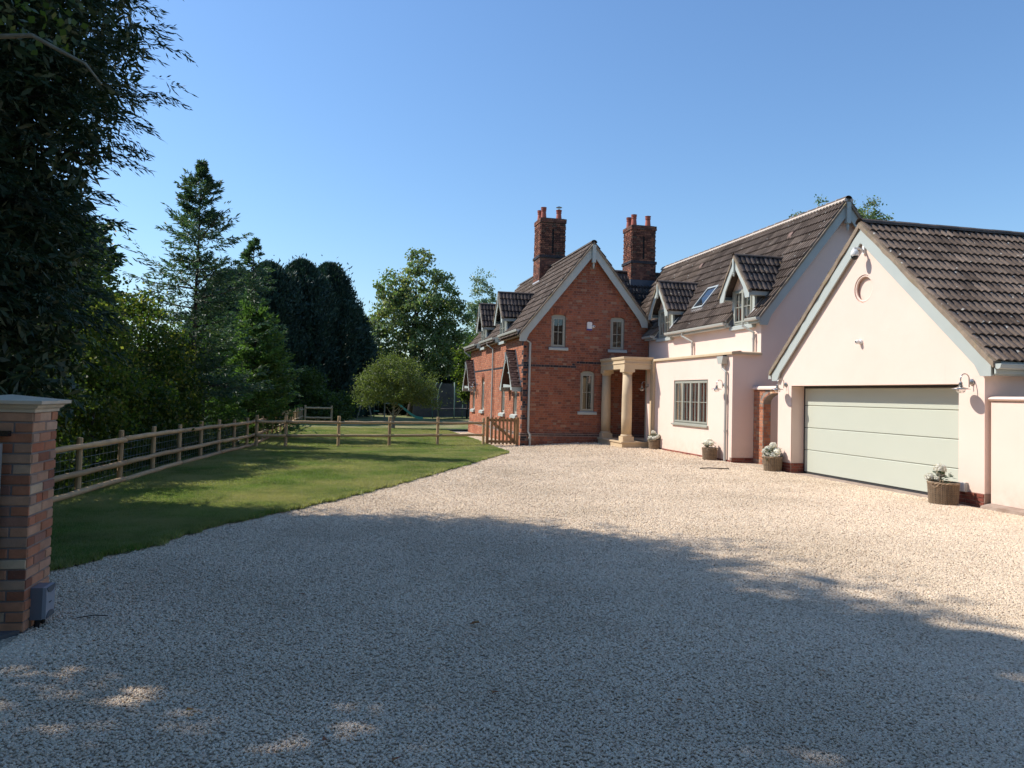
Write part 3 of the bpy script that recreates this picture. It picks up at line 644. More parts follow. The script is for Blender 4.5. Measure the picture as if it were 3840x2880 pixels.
# dormers --------------------------------------------------------
def dormer(parent, c, xw, xr, zr, sill_z=3.92, over=.33, hw=.86, za=5.86, zf=4.78, seed=0, tmat=None, side_mat=None):
    "gabled wall dormer facing -X; xr, zr is the ridge of the main roof"
    sp = (za - zf) / hw; a = math.atan(sp); xb = xr - (zr - za) / HS      # ridge meets main roof at xb
    x0 = xw - over; L = hw / math.cos(a)
    main_x = lambda z: xr - (zr - z) / HS
    root = MB(); top = lambda y: za - .14 - sp * abs(y - c)
    root.extrude([(xw, c - .62, 4.92), (xw, c + .62, 4.92), (xw, c + .62, top(c + .62)), (xw, c, za - .14), (xw, c - .62, top(c - .62))], (.05, 0, 0))
    d = root.build('dormer', RENDER, parent)
    for s in (-1, 1):
        mb = MB(); y = c + s * .62; t = .05 * -s
        xm = main_x(top(y)) + .02
        mb.extrude([(xw + .05, y, sill_z), (main_x(sill_z) + .1, y, sill_z), (xm, y, top(y)), (xw + .05, y, top(y))], (0, t, 0)); mb.build('cheek', side_mat or LEAD, d)
        mb = MB(); mb.box(xw - .02, xw + .05, min(c + s * .52, c + s * .63), max(c + s * .52, c + s * .63), sill_z, 4.92); mb.build('corner_post', SAGE, d)
        # roof slope
        Vd = Vector((0, -s * math.cos(a), math.sin(a))); O = Vector((x0, c + s * hw, zf))
        xe = main_x(zf); poly = [(0, 0), (max(xe - x0, .3), 0), (xb - x0, L), (0, L)]
        tiled(d, O, X3, Vd, poly, 40 if s < 0 else 0, g=L / 4, mat=tmat or TILED, seed=seed)
        MB().box(x0 + .04, main_x(4.7) + .03, min(c + s * (hw - .06), c + s * (hw - .03)), max(c + s * (hw - .06), c + s * (hw - .03)), zf - .13, zf - .0).build('fascia', SAGE, d)
        MB().box(x0 + .04, main_x(4.7), min(c + s * .62, c + s * (hw - .06)), max(c + s * .62, c + s * (hw - .06)), zf - .13, zf - .115).build('soffit', SAGE, d)
    ridge_tiles(d, (x0 - .02, c, za + .03), (xb + .1, c, za + .03), r=.085, L=.42)
    verge(d, 'x', x0 - .01, c, za + .02, hw + .01, sp, .06, .09, seed=seed)
    barge(d, 'x', x0 + .05, c, za - .05, hw - .02, sp, .27, finial=True, flen=.42)
    window(d, (xw, c, sill_z), Y3, -X3, 1.04, 1.0, n=2, bars=(1, 1), depth=.03, room=.33)
    mb = MB(); mb.extrude([(xw - .09, c - .68, sill_z - .15), (xw - .09, c - .68, sill_z - .05), (xw, c - .68, sill_z - .01), (xw, c - .68, sill_z - .15)], (0, 1.36, 0)); mb.build('sill', SAGE, d)
    mb = MB(); mb.obox((main_x(4.35) - .2, c - .70, 4.16), (.55, 0, .69), (0, .07, 0), (-.015, 0, .012)); mb.build('flashing', LEADL, d)
    return d
for i, c in enumerate(WD): dormer(wing, c, 11.2, WXr, WZr, seed=20 + i)
downpipe(wing, [(10.93, 23.55, 3.92), (10.93, 23.55, 3.80), (11.13, 23.2, 3.60), (11.13, 23.2, 3.05)]); downpipe(wing, [(10.93, 19.62, 3.92), (10.93, 19.62, 3.82), (11.13, 19.38, 3.62), (11.13, 19.38, 3.05)])
mb = MB(); mb.extrude([(10.355, 19.40, 2.72), (10.355, 19.62, 2.72), (10.355, 19.68, 2.88), (10.355, 19.68, 2.93), (10.355, 19.34, 2.93), (10.355, 19.34, 2.88)], (-.17, 0, 0)); mb.build('rain_hopper', WPLAS, wing)
MB().box(10.30, 10.358, 19.44, 19.56, 2.93, 3.02).build('outlet', BLACKP, wing)
downpipe(wing, [(10.27, 19.5, 2.74), (10.27, 19.5, 2.60), (10.30, 19.36, 2.50), (10.30, 19.36, .06)])

# ================================================================== BRICK HOUSE
bh = thing('brick_house', (8.9, 32, -.1), 'old red brick house with a steep front gable and two tall chimneys', 'house')
BXr, BZr, FY = 8.87, 7.36, 27.0
SXw = 6.37
btop = lambda x: BZr - .13 - HS * abs(x - BXr)
fout = [(SXw, -.35), (11.18, -.35), (11.18, btop(11.18)), (BXr, BZr - .13), (SXw, btop(SXw))]
fh = [arched(7.40, 7.94, 3.50, 4.62, .09), arched(9.67, 10.21, 3.50, 4.62, .09), arched(8.55, 9.08, 1.18, 2.58, .09)]
FYE = 38.5
sd = [(28.15, .62), (30.35, .62), (34.9, .62), (37.35, .62)]
sh_ = [arched(c - w / 2, c + w / 2, 1.0, 2.28, .24) for c, w in sd]
BD = (30.65, 35.0)
sout = [(FY, -.35), (FYE, -.35), (FYE, 4.05)]
for c in BD[::-1]: sout += [(c + .52, 4.05), (c + .52, 3.92), (c - .52, 3.92), (c - .52, 4.05)]
sout += [(FY, 4.05)]
mb = MB()
wallface(mb, fout, fh, (0, FY, 0), X3, -Y3, .10); wallface(mb, sout, sh_, (SXw, 0, 0), Y3, -X3, .12)
mb.flat([(SXw, FYE, -.3), (11.5, FYE, -.3), (11.5, FYE, btop(11.4)), (BXr, FYE, BZr - .13), (SXw, FYE, btop(SXw))])
mb.face([(11.5, 32.4, -.3), (11.5, FYE, -.3), (11.5, FYE, 4.1), (11.5, 32.4, 4.1)])
mb.box(SXw - .055, 11.1, FY - .055, FY, -.4, .36); mb.box(SXw - .055, SXw, FY, FYE, -.4, .36)
bwall = mb.build('wall', MORT, bh)
rsd = random.Random(5)
def fpick(u, z):
    if 2.765 < z < 2.845 and u < 8.36: return 1
    if 2.93 < z < 3.01 and u > 8.28: return 1
    if 2.85 <= z <= 2.925 and 8.24 < u < 8.40: return 1
    if u < 6.58 and rsd.random() < .5: return 1
    return 0
mats = [RED, DARKB, SUNSIDEB]
pb = lay(fout, fh, (0, FY, 0), X3, -Y3, row=.0835, L=.222, z0=.34, pick=fpick, seed=1)
pb2 = lay(sout, sh_, (SXw, 0, 0), Y3, -X3, row=.0835, L=.222, z0=.34, pick=lambda u, z: 1 if 2.765 < z < 2.845 or (u < 27.15 and int(z / .167) % 2) else 2, seed=2, off=.03)
pp = lay(rect(SXw - .06, 11.1, -.35, .29), [], (0, FY - .056, 0), X3, -Y3, row=.0835, L=.222, z0=-.335, pick=lambda u, z: 1 if z > .24 or (z < .3 and u < 6.6 and rsd.random() < .6) else 0, seed=3)
pp += lay(rect(FY - .056, FYE, -.35, .29), [], (SXw - .056, 0, 0), Y3, -X3, row=.0835, L=.222, z0=-.335, seed=4, pick=lambda u, z: 2)
ch = []
for i in range(22): ch.append((Vector((SXw - .056 + i * .215, FY - .062, .292)), Vector((.207, 0, 0)), Vector((0, .06, .08)), Vector((0, -.008, .008)), 1))
for i in range(52): ch.append((Vector((SXw - .062, FY - .05 + i * .222, .30)), Vector((0, .212, 0)), Vector((.058, 0, .068)), Vector((-.008, 0, .008)), 1))
vou = []
for (a, b, zt, O, U, Nn) in ((7.40, 7.94, 4.62, (0, FY, 0), X3, -Y3), (9.67, 10.21, 4.62, (0, FY, 0), X3, -Y3), (8.55, 9.08, 2.58, (0, FY, 0), X3, -Y3)) + tuple((c - w / 2, c + w / 2, 2.28, (SXw, 0, 0), Y3, -X3) for c, w in sd):
    rise = .09 if U == X3 else .24; m = (a + b) / 2; h = (b - a) / 2; n = 8
    for i in range(n):
        t0, t1 = PI * (i + .06) / n, PI * (i + .94) / n
        p = [Vector((m + h * math.cos(t), 0, zt + rise * math.sin(t))) for t in (t0, t1)]
        od = Vector((math.cos((t0 + t1) / 2) * .35, 0, max(.55, math.sin((t0 + t1) / 2)))).normalized() * .2
        W = lambda v: Vector(U) * v.x + Vector((0, 0, v.z))
        vou.append((Vector(O) + W(p[0]), W(p[1] - p[0]), W(od), Vector(Nn) * .022, 0))
place_bricks(pb + pb2 + pp + ch + vou, mats, bwall, 300, near=Vector((8.0, 20, 2.2)))
for (c, z, w, h, hd) in ((7.67, 3.50, .54, 1.12, .09), (9.94, 3.50, .54, 1.12, .09), (8.815, 1.18, .53, 1.40, .09)):
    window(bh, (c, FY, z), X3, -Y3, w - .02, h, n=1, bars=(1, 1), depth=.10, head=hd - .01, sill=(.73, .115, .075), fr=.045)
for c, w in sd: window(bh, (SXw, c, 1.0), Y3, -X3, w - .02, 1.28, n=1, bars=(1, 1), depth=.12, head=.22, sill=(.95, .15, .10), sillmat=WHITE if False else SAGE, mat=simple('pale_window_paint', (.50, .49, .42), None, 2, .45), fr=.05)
MB().box(7.98, 8.16, FY - .02, FY, 2.46, 2.575).build('air_brick', PLINB, bh)
# roof
bx = 6.10; bl = (BXr - bx) / math.cos(ang); ez = BZr - HS * (BXr - bx)
tiled(bh, (bx, 26.72, ez), Y3, Vw, notch(26.72, 38.85, BD, .56, dep, bl), 260, g=bl / 12.0, seed=12)
tiled(bh, (2 * BXr - bx, 26.72, ez), Y3, Vector((-Vw.x, 0, Vw.z)), [(0, .45), (12.1, .45), (12.1, bl), (0, bl)], 0, g=bl / 12.0)
ridge_tiles(bh, (BXr, 26.70, BZr + .04), (BXr, 38.9, BZr + .04), r=.115)
verge(bh, 'y', 26.70, BXr, BZr + .03, 2.74, HS, .09, .12, seed=19, hw2=2.2)
barge(bh, 'y', 26.78, BXr, BZr - .04, 2.70, HS, .42, finial=True, flen=.75, hw2=2.16)
for i, c in enumerate(BD): dormer(bh, c, SXw, BXr, BZr, seed=30 + i, over=.25, side_mat=LEAD)
for a, b in ((26.74, 30.1), (31.2, 34.45), (35.55, 38.9)):
    gutter(bh, (6.08, a, 4.06), (6.08, b, 4.06), .07)
    MB().box(6.14, 6.18, a + .05, b, 3.87, 4.05).build('fascia', SAGE, bh); MB().box(6.18, 6.37, a + .28, b, 3.87, 3.89).build('soffit', SAGE, bh)
for yb in (30.1, 31.18, 34.45, 35.53):
    mb = MB(); mb.extrude([(6.14, yb, 3.87), (6.37, yb, 3.87), (6.37, yb, 4.28), (6.14, yb, 4.05)], (0, .02, 0)); mb.build('eaves_box_end', SAGE, bh)
downpipe(bh, [(6.12, 26.85, 4.02), (6.12, 26.85, 3.88), (6.60, 26.93, 3.62), (6.60, 26.93, .42), (6.66, 26.87, .30), (6.66, 26.87, -.08)], .042)
downpipe(bh, [(6.08, 32.6, 3.98), (6.08, 32.6, 3.86), (6.29, 32.3, 3.66), (6.29, 32.3, -.1)], .04)
downpipe(bh, [(6.08, 38.7, 3.98), (6.08, 38.7, 3.84), (6.32, 38.55, 3.6)], .04)
# cross range behind
CY, CZ = 32.35, 7.30; cl = 2.95 / math.cos(ang); Vc = Vector((0, math.cos(ang), math.sin(ang)))
tiled(bh, (BXr, CY - 2.95, CZ - HS * 2.95), X3, Vc, [(2.6, 0), (4.6, 0), (8.2, cl), (0, cl)], 30, g=cl / 12.5, mat=TILED, seed=14)
tiled(bh, (BXr, CY + 2.95, CZ - HS * 2.95), X3, Vector((0, -Vc.y, Vc.z)), rect(0, 8.2, 0, cl), 0, g=cl / 12.5)
ridge_tiles(bh, (BXr, CY, CZ + .04), (BXr + 8.2, CY, CZ + .04), r=.115)
MB().extrude([(16.9, CY - 2.7, 0), (16.9, CY + 2.7, 0), (16.9, CY + 2.7, 4), (16.9, CY, 7.2), (16.9, CY - 2.7, 4)], (.2, 0, 0)).build('wall', MORT, bh)
mb = MB(); mb.obox((11.05, 26.75, 4.02), (.55, 0, .02), (0, 2.2, .1), (0, 0, .03)); mb.build('valley_lead', LEAD, bh)
# chimneys
def chimney(parent, x0, x1, y0, y1, zb, zband, zcap, ztop, pots, leadz, seed=0):
    mb = MB(); i_ = .03
    mb.box(x0, x1, y0, y1, zb, zband - .12); mb.box(x0 - .035, x1 + .035, y0 - .035, y1 + .035, zband - .12, zband); mb.box(x0 + i_, x1 - i_, y0 + i_, y1 - i_, zband, zcap)
    mb.box(x0 - .012, x1 + .012, y0 - .012, y1 + .012, zcap, ztop); mb.box(x0 + .08, x1 - .08, y0 + .08, y1 - .08, ztop, ztop + .03)
    c = mb.build('chimney', MORTC, parent); rs = random.Random(seed); pb = []; xm = (x0 + x1) / 2; ym = (y0 + y1) / 2
    for (O, U, Nn, a, b) in (((0, y0, 0), X3, -Y3, x0, x1), ((x0, 0, 0), Y3, -X3, y0, y1), ((x1, 0, 0), Y3, X3, y0, y1), ((0, y1, 0), X3, Y3, x0, x1)):
        m = (a + b) / 2; O = Vector(O)
        pb += lay(rect(a, b, zb, zband - .12), [], O, U, Nn, row=.0835, L=.222, z0=zb, seed=seed, proud=.009)
        pb += lay(rect(a + i_, b - i_, zband, zcap), [rect(m - .035, m + .035, zband + .1, zcap - .28)], O - Nn * i_, U, Nn, row=.0835, L=.222, seed=seed + 1, z0=zband, proud=.03)
        pb += lay(rect(a - .012, b + .012, zcap, ztop), [], O + Nn * .012, U, Nn, row=.0835, L=.222, seed=seed + 2, z0=zcap, proud=.009)
        pb += lay(rect(a - .035, b + .035, zband - .12, zband), [], O + Nn * .035, U, Nn, row=.06, L=.222, seed=seed + 3, z0=zband - .12, proud=.008, pick=lambda u, z: 1)
        mb2 = MB(); q = O + U * (m - .035) - Nn * (i_ - .004); mb2.obox(q + Z3 * (zband + .1), U * .07, Z3 * (zcap - zband - .38), Nn * .002); mb2.build('recessed_slot', SLOTSHADE, c)  # black strip paints the shade inside each narrow slot
    place_bricks(pb, [CHIMB, DARKB], c, 0)
    mb = MB(); mb.box(x0 - .018, x1 + .018, y0 - .018, y1 + .018, leadz[0], leadz[1]); mb.build('lead_flashing', leadz[2], c)
    for k, (px_, py_, hh, cowl) in enumerate(pots):
        mb = MB(); mb.lathe([(.13, 0), (.13, .03), (.105, hh * .62), (.105, hh * .66), (.125, hh * .68), (.125, hh * .72), (.108, hh * .74), (.108, hh * .8), (.128, hh * .82), (.128, hh * .86), (.112, hh * .88), (.135, hh * .97), (.135, hh), (.10, hh), (.10, hh - .1), (0, hh - .1)], (px_, py_, ztop + .01), 14)
        p = mb.build('chimney_pot', TERRA, c, smooth=False)
        if cowl:
            mb = MB(); z = ztop + hh; mb.lathe([(.06, 0), (.06, .12), (.14, .125), (.14, .14), (.03, .19), (.0, .195)], (px_, py_, z), 12); mb.build('cowl', STEEL, p)
MORTC = simple('sooty_mortar', (.13, .085, .065), (.08, .055, .045), 6, .95, .3, 90); SLOTSHADE = simple('soot_black', (.012, .010, .009), None, 3, .95)
chimney(bh, 8.30, 9.47, 32.5, 33.63, 6.0, 7.91, 9.36, 9.55, [(8.49, 32.75, .50, 0), (8.49, 33.38, .50, 0), (9.19, 32.75, .43, 1)], (6.3, 6.78, LEADL), 40)
chimney(bh, 12.28, 13.44, 31.8, 32.87, 6.2, 7.79, 9.18, 9.37, [(12.47, 32.05, .50, 0), (12.47, 32.65, .50, 0), (13.13, 32.05, .48, 0)], (6.3, 6.94, LEAD), 50)
# gabled hoods over the side windows
def hood(parent, c, xo=6.0, hw=1.08, za=3.34, zf=1.98, seed=0):
    sp = (za - zf) / hw; a = math.atan(sp); L = hw / math.cos(a)
    mb = MB(); mb.extrude([(xo + .06, c - hw * .62, zf + .02), (xo + .06, c + hw * .62, zf + .02), (xo + .06, c + hw * .62, zf + .14), (xo + .06, c - hw * .62, zf + .09)], (.05, 0, 0)); mb.box(xo + .16, xo + .2, c - .5, c + .5, zf + .55, zf + .61)
    h = mb.build('window_hood', SAGE, parent)
    for s in (-1, 1):
        Vd = Vector((0, -s * math.cos(a), math.sin(a)))
        tiled(h, (xo, c + s * hw, zf + .04), X3, Vd, rect(0, SXw - xo, 0, L), 60 if s < 0 else 0, w=.165, g=.115, mat=TILEP, kind='plain', seed=seed)
        MB().box(xo + .03, SXw, min(c + s * (hw - .05), c + s * (hw - .01)), max(c + s * (hw - .05), c + s * (hw - .01)), zf - .13, zf + .03).build('fascia', SAGE, h)
        MB().obox((SXw - .03, c + s * (hw + .01), zf + .05), Vd * (L + .02), Vector((.025, 0, 0)), Vector((0, s * math.sin(a), math.cos(a))) * .06).build('flashing', LEAD, h)
    barge(h, 'x', xo + .03, c, za + .0, hw, sp, .15, th=.025, finial=True, flen=.45)
    MB().box(xo - .01, SXw, c - .03, c + .03, za + .035, za + .075).build('ridge_tile', TILEP, h)
hood(bh, 28.25, seed=60); hood(bh, 37.75, seed=61)

# ================================================================== STONE PORCH
po = thing('stone_porch', (9.7, 25.6, 0), 'honey coloured stone entrance porch with two round columns against the brick gable', 'porch')
mb = MB(); pts = [(9.24, 24.44), (10.34, 24.44), (10.34, 25.19), (11.08, 25.19), (11.08, 26.93), (9.24, 26.93)]
mb.extrude([(x, y, -.1) for x, y in pts], (0, 0, .30)); mb.build('step', STONE, po)
mb = MB(); pts2 = [(9.205, 24.405), (10.345, 24.405), (10.345, 25.195), (11.09, 25.195), (11.09, 26.935), (9.205, 26.935)]
mb.extrude([(x, y, .20) for x, y in pts2], (0, 0, .045)); mb.build('step_nosing', STONE, po)
for (cx_, cy_) in ((9.485, 24.70), (9.485, 26.80)):
    mb = MB(); mb.lathe([(.172, 0), (.176, .6), (.170, 1.3), (.155, 2.05)], (cx_, cy_, .47), 28); col = mb.build('column_shaft', STONE, po, smooth=True)
    mb = MB(); w = .195; mb.box(cx_ - w, cx_ + w, cy_ - w, min(cy_ + w, 26.93), .245, .41); mb.lathe([(.19, 0), (.2, .02), (.19, .045), (.178, .07)], (cx_, cy_, .41), 28); mb.build('column_base', STONE, po)
    mb = MB(); mb.box(cx_ - w, cx_ + w, cy_ - w, min(cy_ + w, 26.93), 2.59, 2.70); mb.lathe([(.158, 0), (.17, .02), (.158, .035), (.185, .07), (.19, .085)], (cx_, cy_, 2.505), 28); mb.build('column_capital', STONE, po)
prof = [(0, 2.70), (0, 2.865), (-.025, 2.88), (-.025, 2.905), (0, 2.92), (0, 3.0), (-.035, 3.02), (-.05, 3.07), (-.05, 3.11), (.36, 3.11), (.36, 2.70)]
mb = MB(); L3 = [[(9.30 + a, 26.93, b) for a, b in prof], [(9.30 + a, 24.5 + a, b) for a, b in prof], [(10.33, 24.5 + a, b) for a, b in prof]]
for A_, B_ in zip(L3, L3[1:]):
    for j in range(len(prof)): mb.face([A_[j], A_[(j + 1) % len(prof)], B_[(j + 1) % len(prof)], B_[j]])
mb.build('entablature', STONE, po)
MB().box(9.66, 11.05, 24.86, 26.93, 2.98, 3.05).build('porch_ceiling', RENDER, po)
mb = MB(); mb.box(10.27, 10.36, 24.36, 24.62, .245, 2.975); mb.box(10.25, 10.36, 24.34, 24.64, .245, .40); mb.box(10.25, 10.36, 24.34, 24.64, 2.60, 2.70); mb.build('pilaster', STONE, po)
MB().box(9.95, 10.25, 24.43, 25.6, .246, .256).build('door_mat', RUBBER, po)

# ================================================================== BRICK ARCH WALL
aw = thing('brick_arch_wall', (11.0, 18.1, 0), 'red brick garden wall with an arched opening between the garage and rendered house', 'wall')
AX = 11.0; n = 10; ac, ah, az, ar = 17.98, .62, 1.66, .27
hole = [(ac - ah, -.1), (ac + ah, -.1)] + [(ac + ah * math.cos(PI * i / n), az + ar * math.sin(PI * i / n)) for i in range(n + 1)]
ao = [(17.01, -.1), (ac - ah, -.1)] + [(ac - ah * math.cos(PI * i / n), az + ar * math.sin(PI * i / n)) for i in range(n + 1)] + [(ac + ah, -.1), (19.09, -.1), (19.09, 2.03), (17.01, 2.03)]
mb = MB(); mb.extrude([(AX, y, z) for y, z in ao], (.22, 0, 0)); aww = mb.build('wall', MORTL, aw)
out = [(ac + (ah + .17) * math.cos(PI * i / n), az + .0 + (ar + .17) * math.sin(PI * i / n)) for i in range(n + 1)]
h2 = [(ac - ah, -.1), (ac + ah, -.1), (ac + ah, az)] + out + [(ac - ah, az)]
pb = lay(rect(17.01, 19.09, 0, 2.03), [h2], (AX, 0, 0), Y3, -X3, row=.0745, L=.225, z0=.005, bond='flemish', seed=70, proud=.008)
pb += lay(rect(AX, AX + .22, 0, az), [], (0, ac + ah, 0), X3, -Y3, row=.0745, L=.215, z0=.005, bond='s', seed=71, proud=.006)
nv = 17
for i in range(nv):
    t0, t1 = PI * (i + .05) / nv, PI * (i + .95) / nv
    q = lambda t, e: Vector((AX, ac + (ah + e) * math.cos(t), az + (ar + e) * math.sin(t)))
    a, b = q(t0, .0), q(t1, .0); tm = (t0 + t1) / 2; od = q(tm, .16) - q(tm, 0)
    pb.append((a, b - a, od, Vector((-.014, 0, 0)), 1))
place_bricks(pb, [ARCHB, RECL], aww, 280)
mb = MB(); mb.extrude([(AX - .06, 17.01, 2.03), (AX - .06, 17.01, 2.075), (AX - .03, 17.01, 2.12), (AX + .25, 17.01, 2.12), (AX + .28, 17.01, 2.075), (AX + .28, 17.01, 2.03)], (0, 2.08, 0)); mb.build('coping', STONE if False else RENDER, aw)

# ================================================================== GATE PILLAR
gp = thing('brick_gate_pillar', (-2.275, 6.1, 0), 'square reclaimed brick gate pillar with a moulded stone cap at the left edge', 'pillar')
PX0, PX1, PY0, PY1 = -2.50, -2.058, 5.875, 6.315
pc = MB().box(PX0, PX1, PY0, PY1, -.1, 1.50).build('pillar_core', MORTL, gp); pb = []
for (O, U, Nn, a, b, sd_) in (((0, PY0, 0), X3, -Y3, PX0, PX1, 1), ((PX1, 0, 0), Y3, X3, PY0, PY1, 2), ((PX0, 0, 0), Y3, -X3, PY0, PY1, 3), ((0, PY1, 0), X3, Y3, PX0, PX1, 4)):
    rs = random.Random(sd_); z = .003; k = sd_ % 2
    while z < 1.49:
        cuts = [0, .225, .442] if k % 2 else ([0, .11, .33, .442] if rs.random() < .8 else [0, .11, .22, .33, .442])
        for c0, c1 in zip(cuts, cuts[1:]):
            jj = .0055; u0 = a + c0 + (jj if c0 else -.004); u1 = a + c1 - (jj if c1 < .44 else -.004)
            pb.append((Vector(O) + Vector(U) * u0 + Vector((0, 0, z + .005 + rs.uniform(-.0015, .0015))), Vector(U) * (u1 - u0), Vector((0, 0, .0605)), Vector(Nn) * rs.uniform(.004, .011), 0))
        z += .0713; k += 1
place_bricks(pb, [RECL], pc, 300)
mb = MB(); cx_, cy_ = -2.279, 6.095; pr = [(.222, 1.497), (.235, 1.497), (.235, 1.515), (.255, 1.53), (.262, 1.545), (.285, 1.552), (.295, 1.556), (.295, 1.578), (.0, 1.615)]
for (r0, z0), (r1, z1) in zip(pr, pr[1:]):
    q0 = [(cx_ + a * r0, cy_ + b * r0, z0) for a, b in ((-1, -1), (1, -1), (1, 1), (-1, 1))]; q1 = [(cx_ + a * r1, cy_ + b * r1, z1) for a, b in ((-1, -1), (1, -1), (1, 1), (-1, 1))]
    for i in range(4): mb.face([q0[i], q0[(i + 1) % 4], q1[(i + 1) % 4], q1[i]])
mb.build('stone_cap', CAPST, gp)
# ================================================================== WALL LAMPS AND CAMERAS
def make_lamp():
    "swan neck wall lamp facing -X, origin at its wall plate"
    t = thing('wall_lamp', (0, 0, 0), 'lamp', 'lamp')
    MB().lathe([(.0, 0), (.055, 0), (.052, .02), (.03, .032), (.0, .034)], (0, 0, 0), 16).build('wall_plate', STEEL, t, smooth=True)
    p = t.children[0]; p.rotation_euler = (0, -PI / 2, 0)
    A = [(-.02, 0, 0), (-.055, 0, -.0), (-.06, 0, -.09), (-.06, 0, .05)] + [(-.06 - .085 * (1 - math.cos(w)), 0, .05 + .085 * math.sin(w)) for w in [PI * i / 8 for i in range(1, 9)]] + [(-.23, 0, -.01)]
    mb = MB(); mb.tube(A[:2], .012, 8); mb.tube(A[2:], .010, 8); mb.build('swan_neck', STEEL, t, smooth=True)
    MB().lathe([(.0, -.005), (.018, -.005), (.03, -.02), (.03, -.06), (.038, -.065), (.038, -.085), (.0, -.085)], (-.23, 0, 0), 16).build('lamp_holder', STEEL, t)
    MB().lathe([(.036, -.085), (.06, -.095), (.145, -.125), (.147, -.130), (.06, -.105), (.036, -.10)], (-.23, 0, 0), 24).build('lamp_shade', STEEL, t, smooth=True)
    MB().lathe([(.078, -.118), (.08, -.135), (.07, -.165), (.045, -.190), (.0, -.20)], (-.23, 0, 0), 16).build('globe', CLEAR, t, smooth=True)
    return t
lamp = make_lamp(); first = True
for (loc, rz_, lb) in (((10.45, 11.06, 2.13), 0, 'steel swan-neck lamp on the cream pier right of the garage door'),
                       ((10.45, 16.66, 2.13), 0, 'steel swan-neck lamp left of the garage door beside the brick arch'),
                       ((10.36, 19.55, 2.14), 0, 'steel swan-neck lamp beside the downpipe, right of the four-light window'),
                       ((10.36, 24.98, 2.16), 0, 'steel swan-neck lamp in the stone porch behind the front column'),
                       ((6.37, 36.35, 2.18), 0, 'steel swan-neck lamp beside the far gabled hood on the brick side wall')):
    o = lamp if first else copy_tree(lamp); first = False
    o.location = loc; tag(o, lb, 'lamp', 'swan-neck wall lamps')
ptz = thing('security_camera', (10.45, 13.87, 4.92), 'white dome camera hanging from a bracket under the garage gable apex', 'camera')
MB().box(10.405, 10.45, 13.80, 13.86, 4.80, 4.98).build('bracket_plate', WHITE, ptz)
mb = MB(); mb.tube([(10.42, 13.83, 4.84), (10.36, 13.83, 4.90), (10.28, 13.83, 4.915), (10.22, 13.83, 4.905)], .024, 8); mb.lathe([(.04, 0), (.042, .05), (.0, .055)], (10.21, 13.83, 4.87), 12); mb.build('bracket', WHITE, ptz)
MB().lathe([(.0, .0), (.072, .0), (.08, .03), (.078, .08), (.055, .13), (.0, .135)], (10.21, 13.83, 4.745), 18).build('housing', WHITE, ptz, smooth=True)
MB().lathe([(.0, -.085), (.03, -.08), (.058, -.055), (.07, -.02), (.072, 0), (.0, 0)], (10.21, 13.83, 4.745), 18).build('lens_dome', BLACKP, ptz, smooth=True)
def turret(loc, lab, ax):
    t = thing('security_camera', loc, lab, 'camera'); x, y, z = loc; D = Vector((-1, 0, 0)) if ax == 'x' else Vector((0, -1, 0)); S = Vector((0, 1, 0)) if ax == 'x' else Vector((1, 0, 0)); P0 = Vector(loc)
    mb = MB(); mb.tube([P0, P0 + D * .03, P0 + D * .05], [.055, .055, .04], 14); mb.build('base', WHITE, t)
    q = P0 + D * .075 + S * .01; mb = MB(); mb.tube([q - D * .05, q - D * .035, q, q + D * .03, q + D * .045], [.02, .038, .046, .04, .03], 14); mb.build('ball', WHITE, t, smooth=True)
    mb = MB(); mb.tube([q + D * .04, q + D * .05], [.022, .02], 12); mb.build('lens', BLACKP, t); return t
turret((10.45, 13.93, 2.99), 'small white turret camera in the middle of the garage gable', 'x')
turret((8.99, 27.0, 4.31), 'small white turret camera right of the alarm box on the brick gable', 'y')
al = thing('alarm_box', (8.83, 27.0, 4.3), 'white burglar alarm box with a blue lower strip on the brick gable', 'alarm')
mb = MB(); mb.extrude([(8.74, 27.0, 4.22), (8.93, 27.0, 4.22), (8.93, 27.0, 4.44), (8.90, 27.0, 4.47), (8.77, 27.0, 4.47), (8.74, 27.0, 4.44)], (0, -.07, 0)); mb.build('cover', WHITE, al)
mb = MB(); mb.extrude([(8.745, 27.0, 4.165), (8.925, 27.0, 4.165), (8.93, 27.0, 4.217), (8.74, 27.0, 4.217)], (0, -.066, 0)); mb.build('light_strip', BLUEP, al)
# small sensor box at the garage plinth
sb = thing('junction_box', (10.43, 11.25, .3), 'small grey box low on the garage pier behind the right basket', 'box')
MB().box(10.39, 10.45, 11.14, 11.29, .26, .42).build('case', WPLAS, sb); MB().box(10.375, 10.39, 11.15, 11.28, .27, .41).build('cover', WHITE, sb)

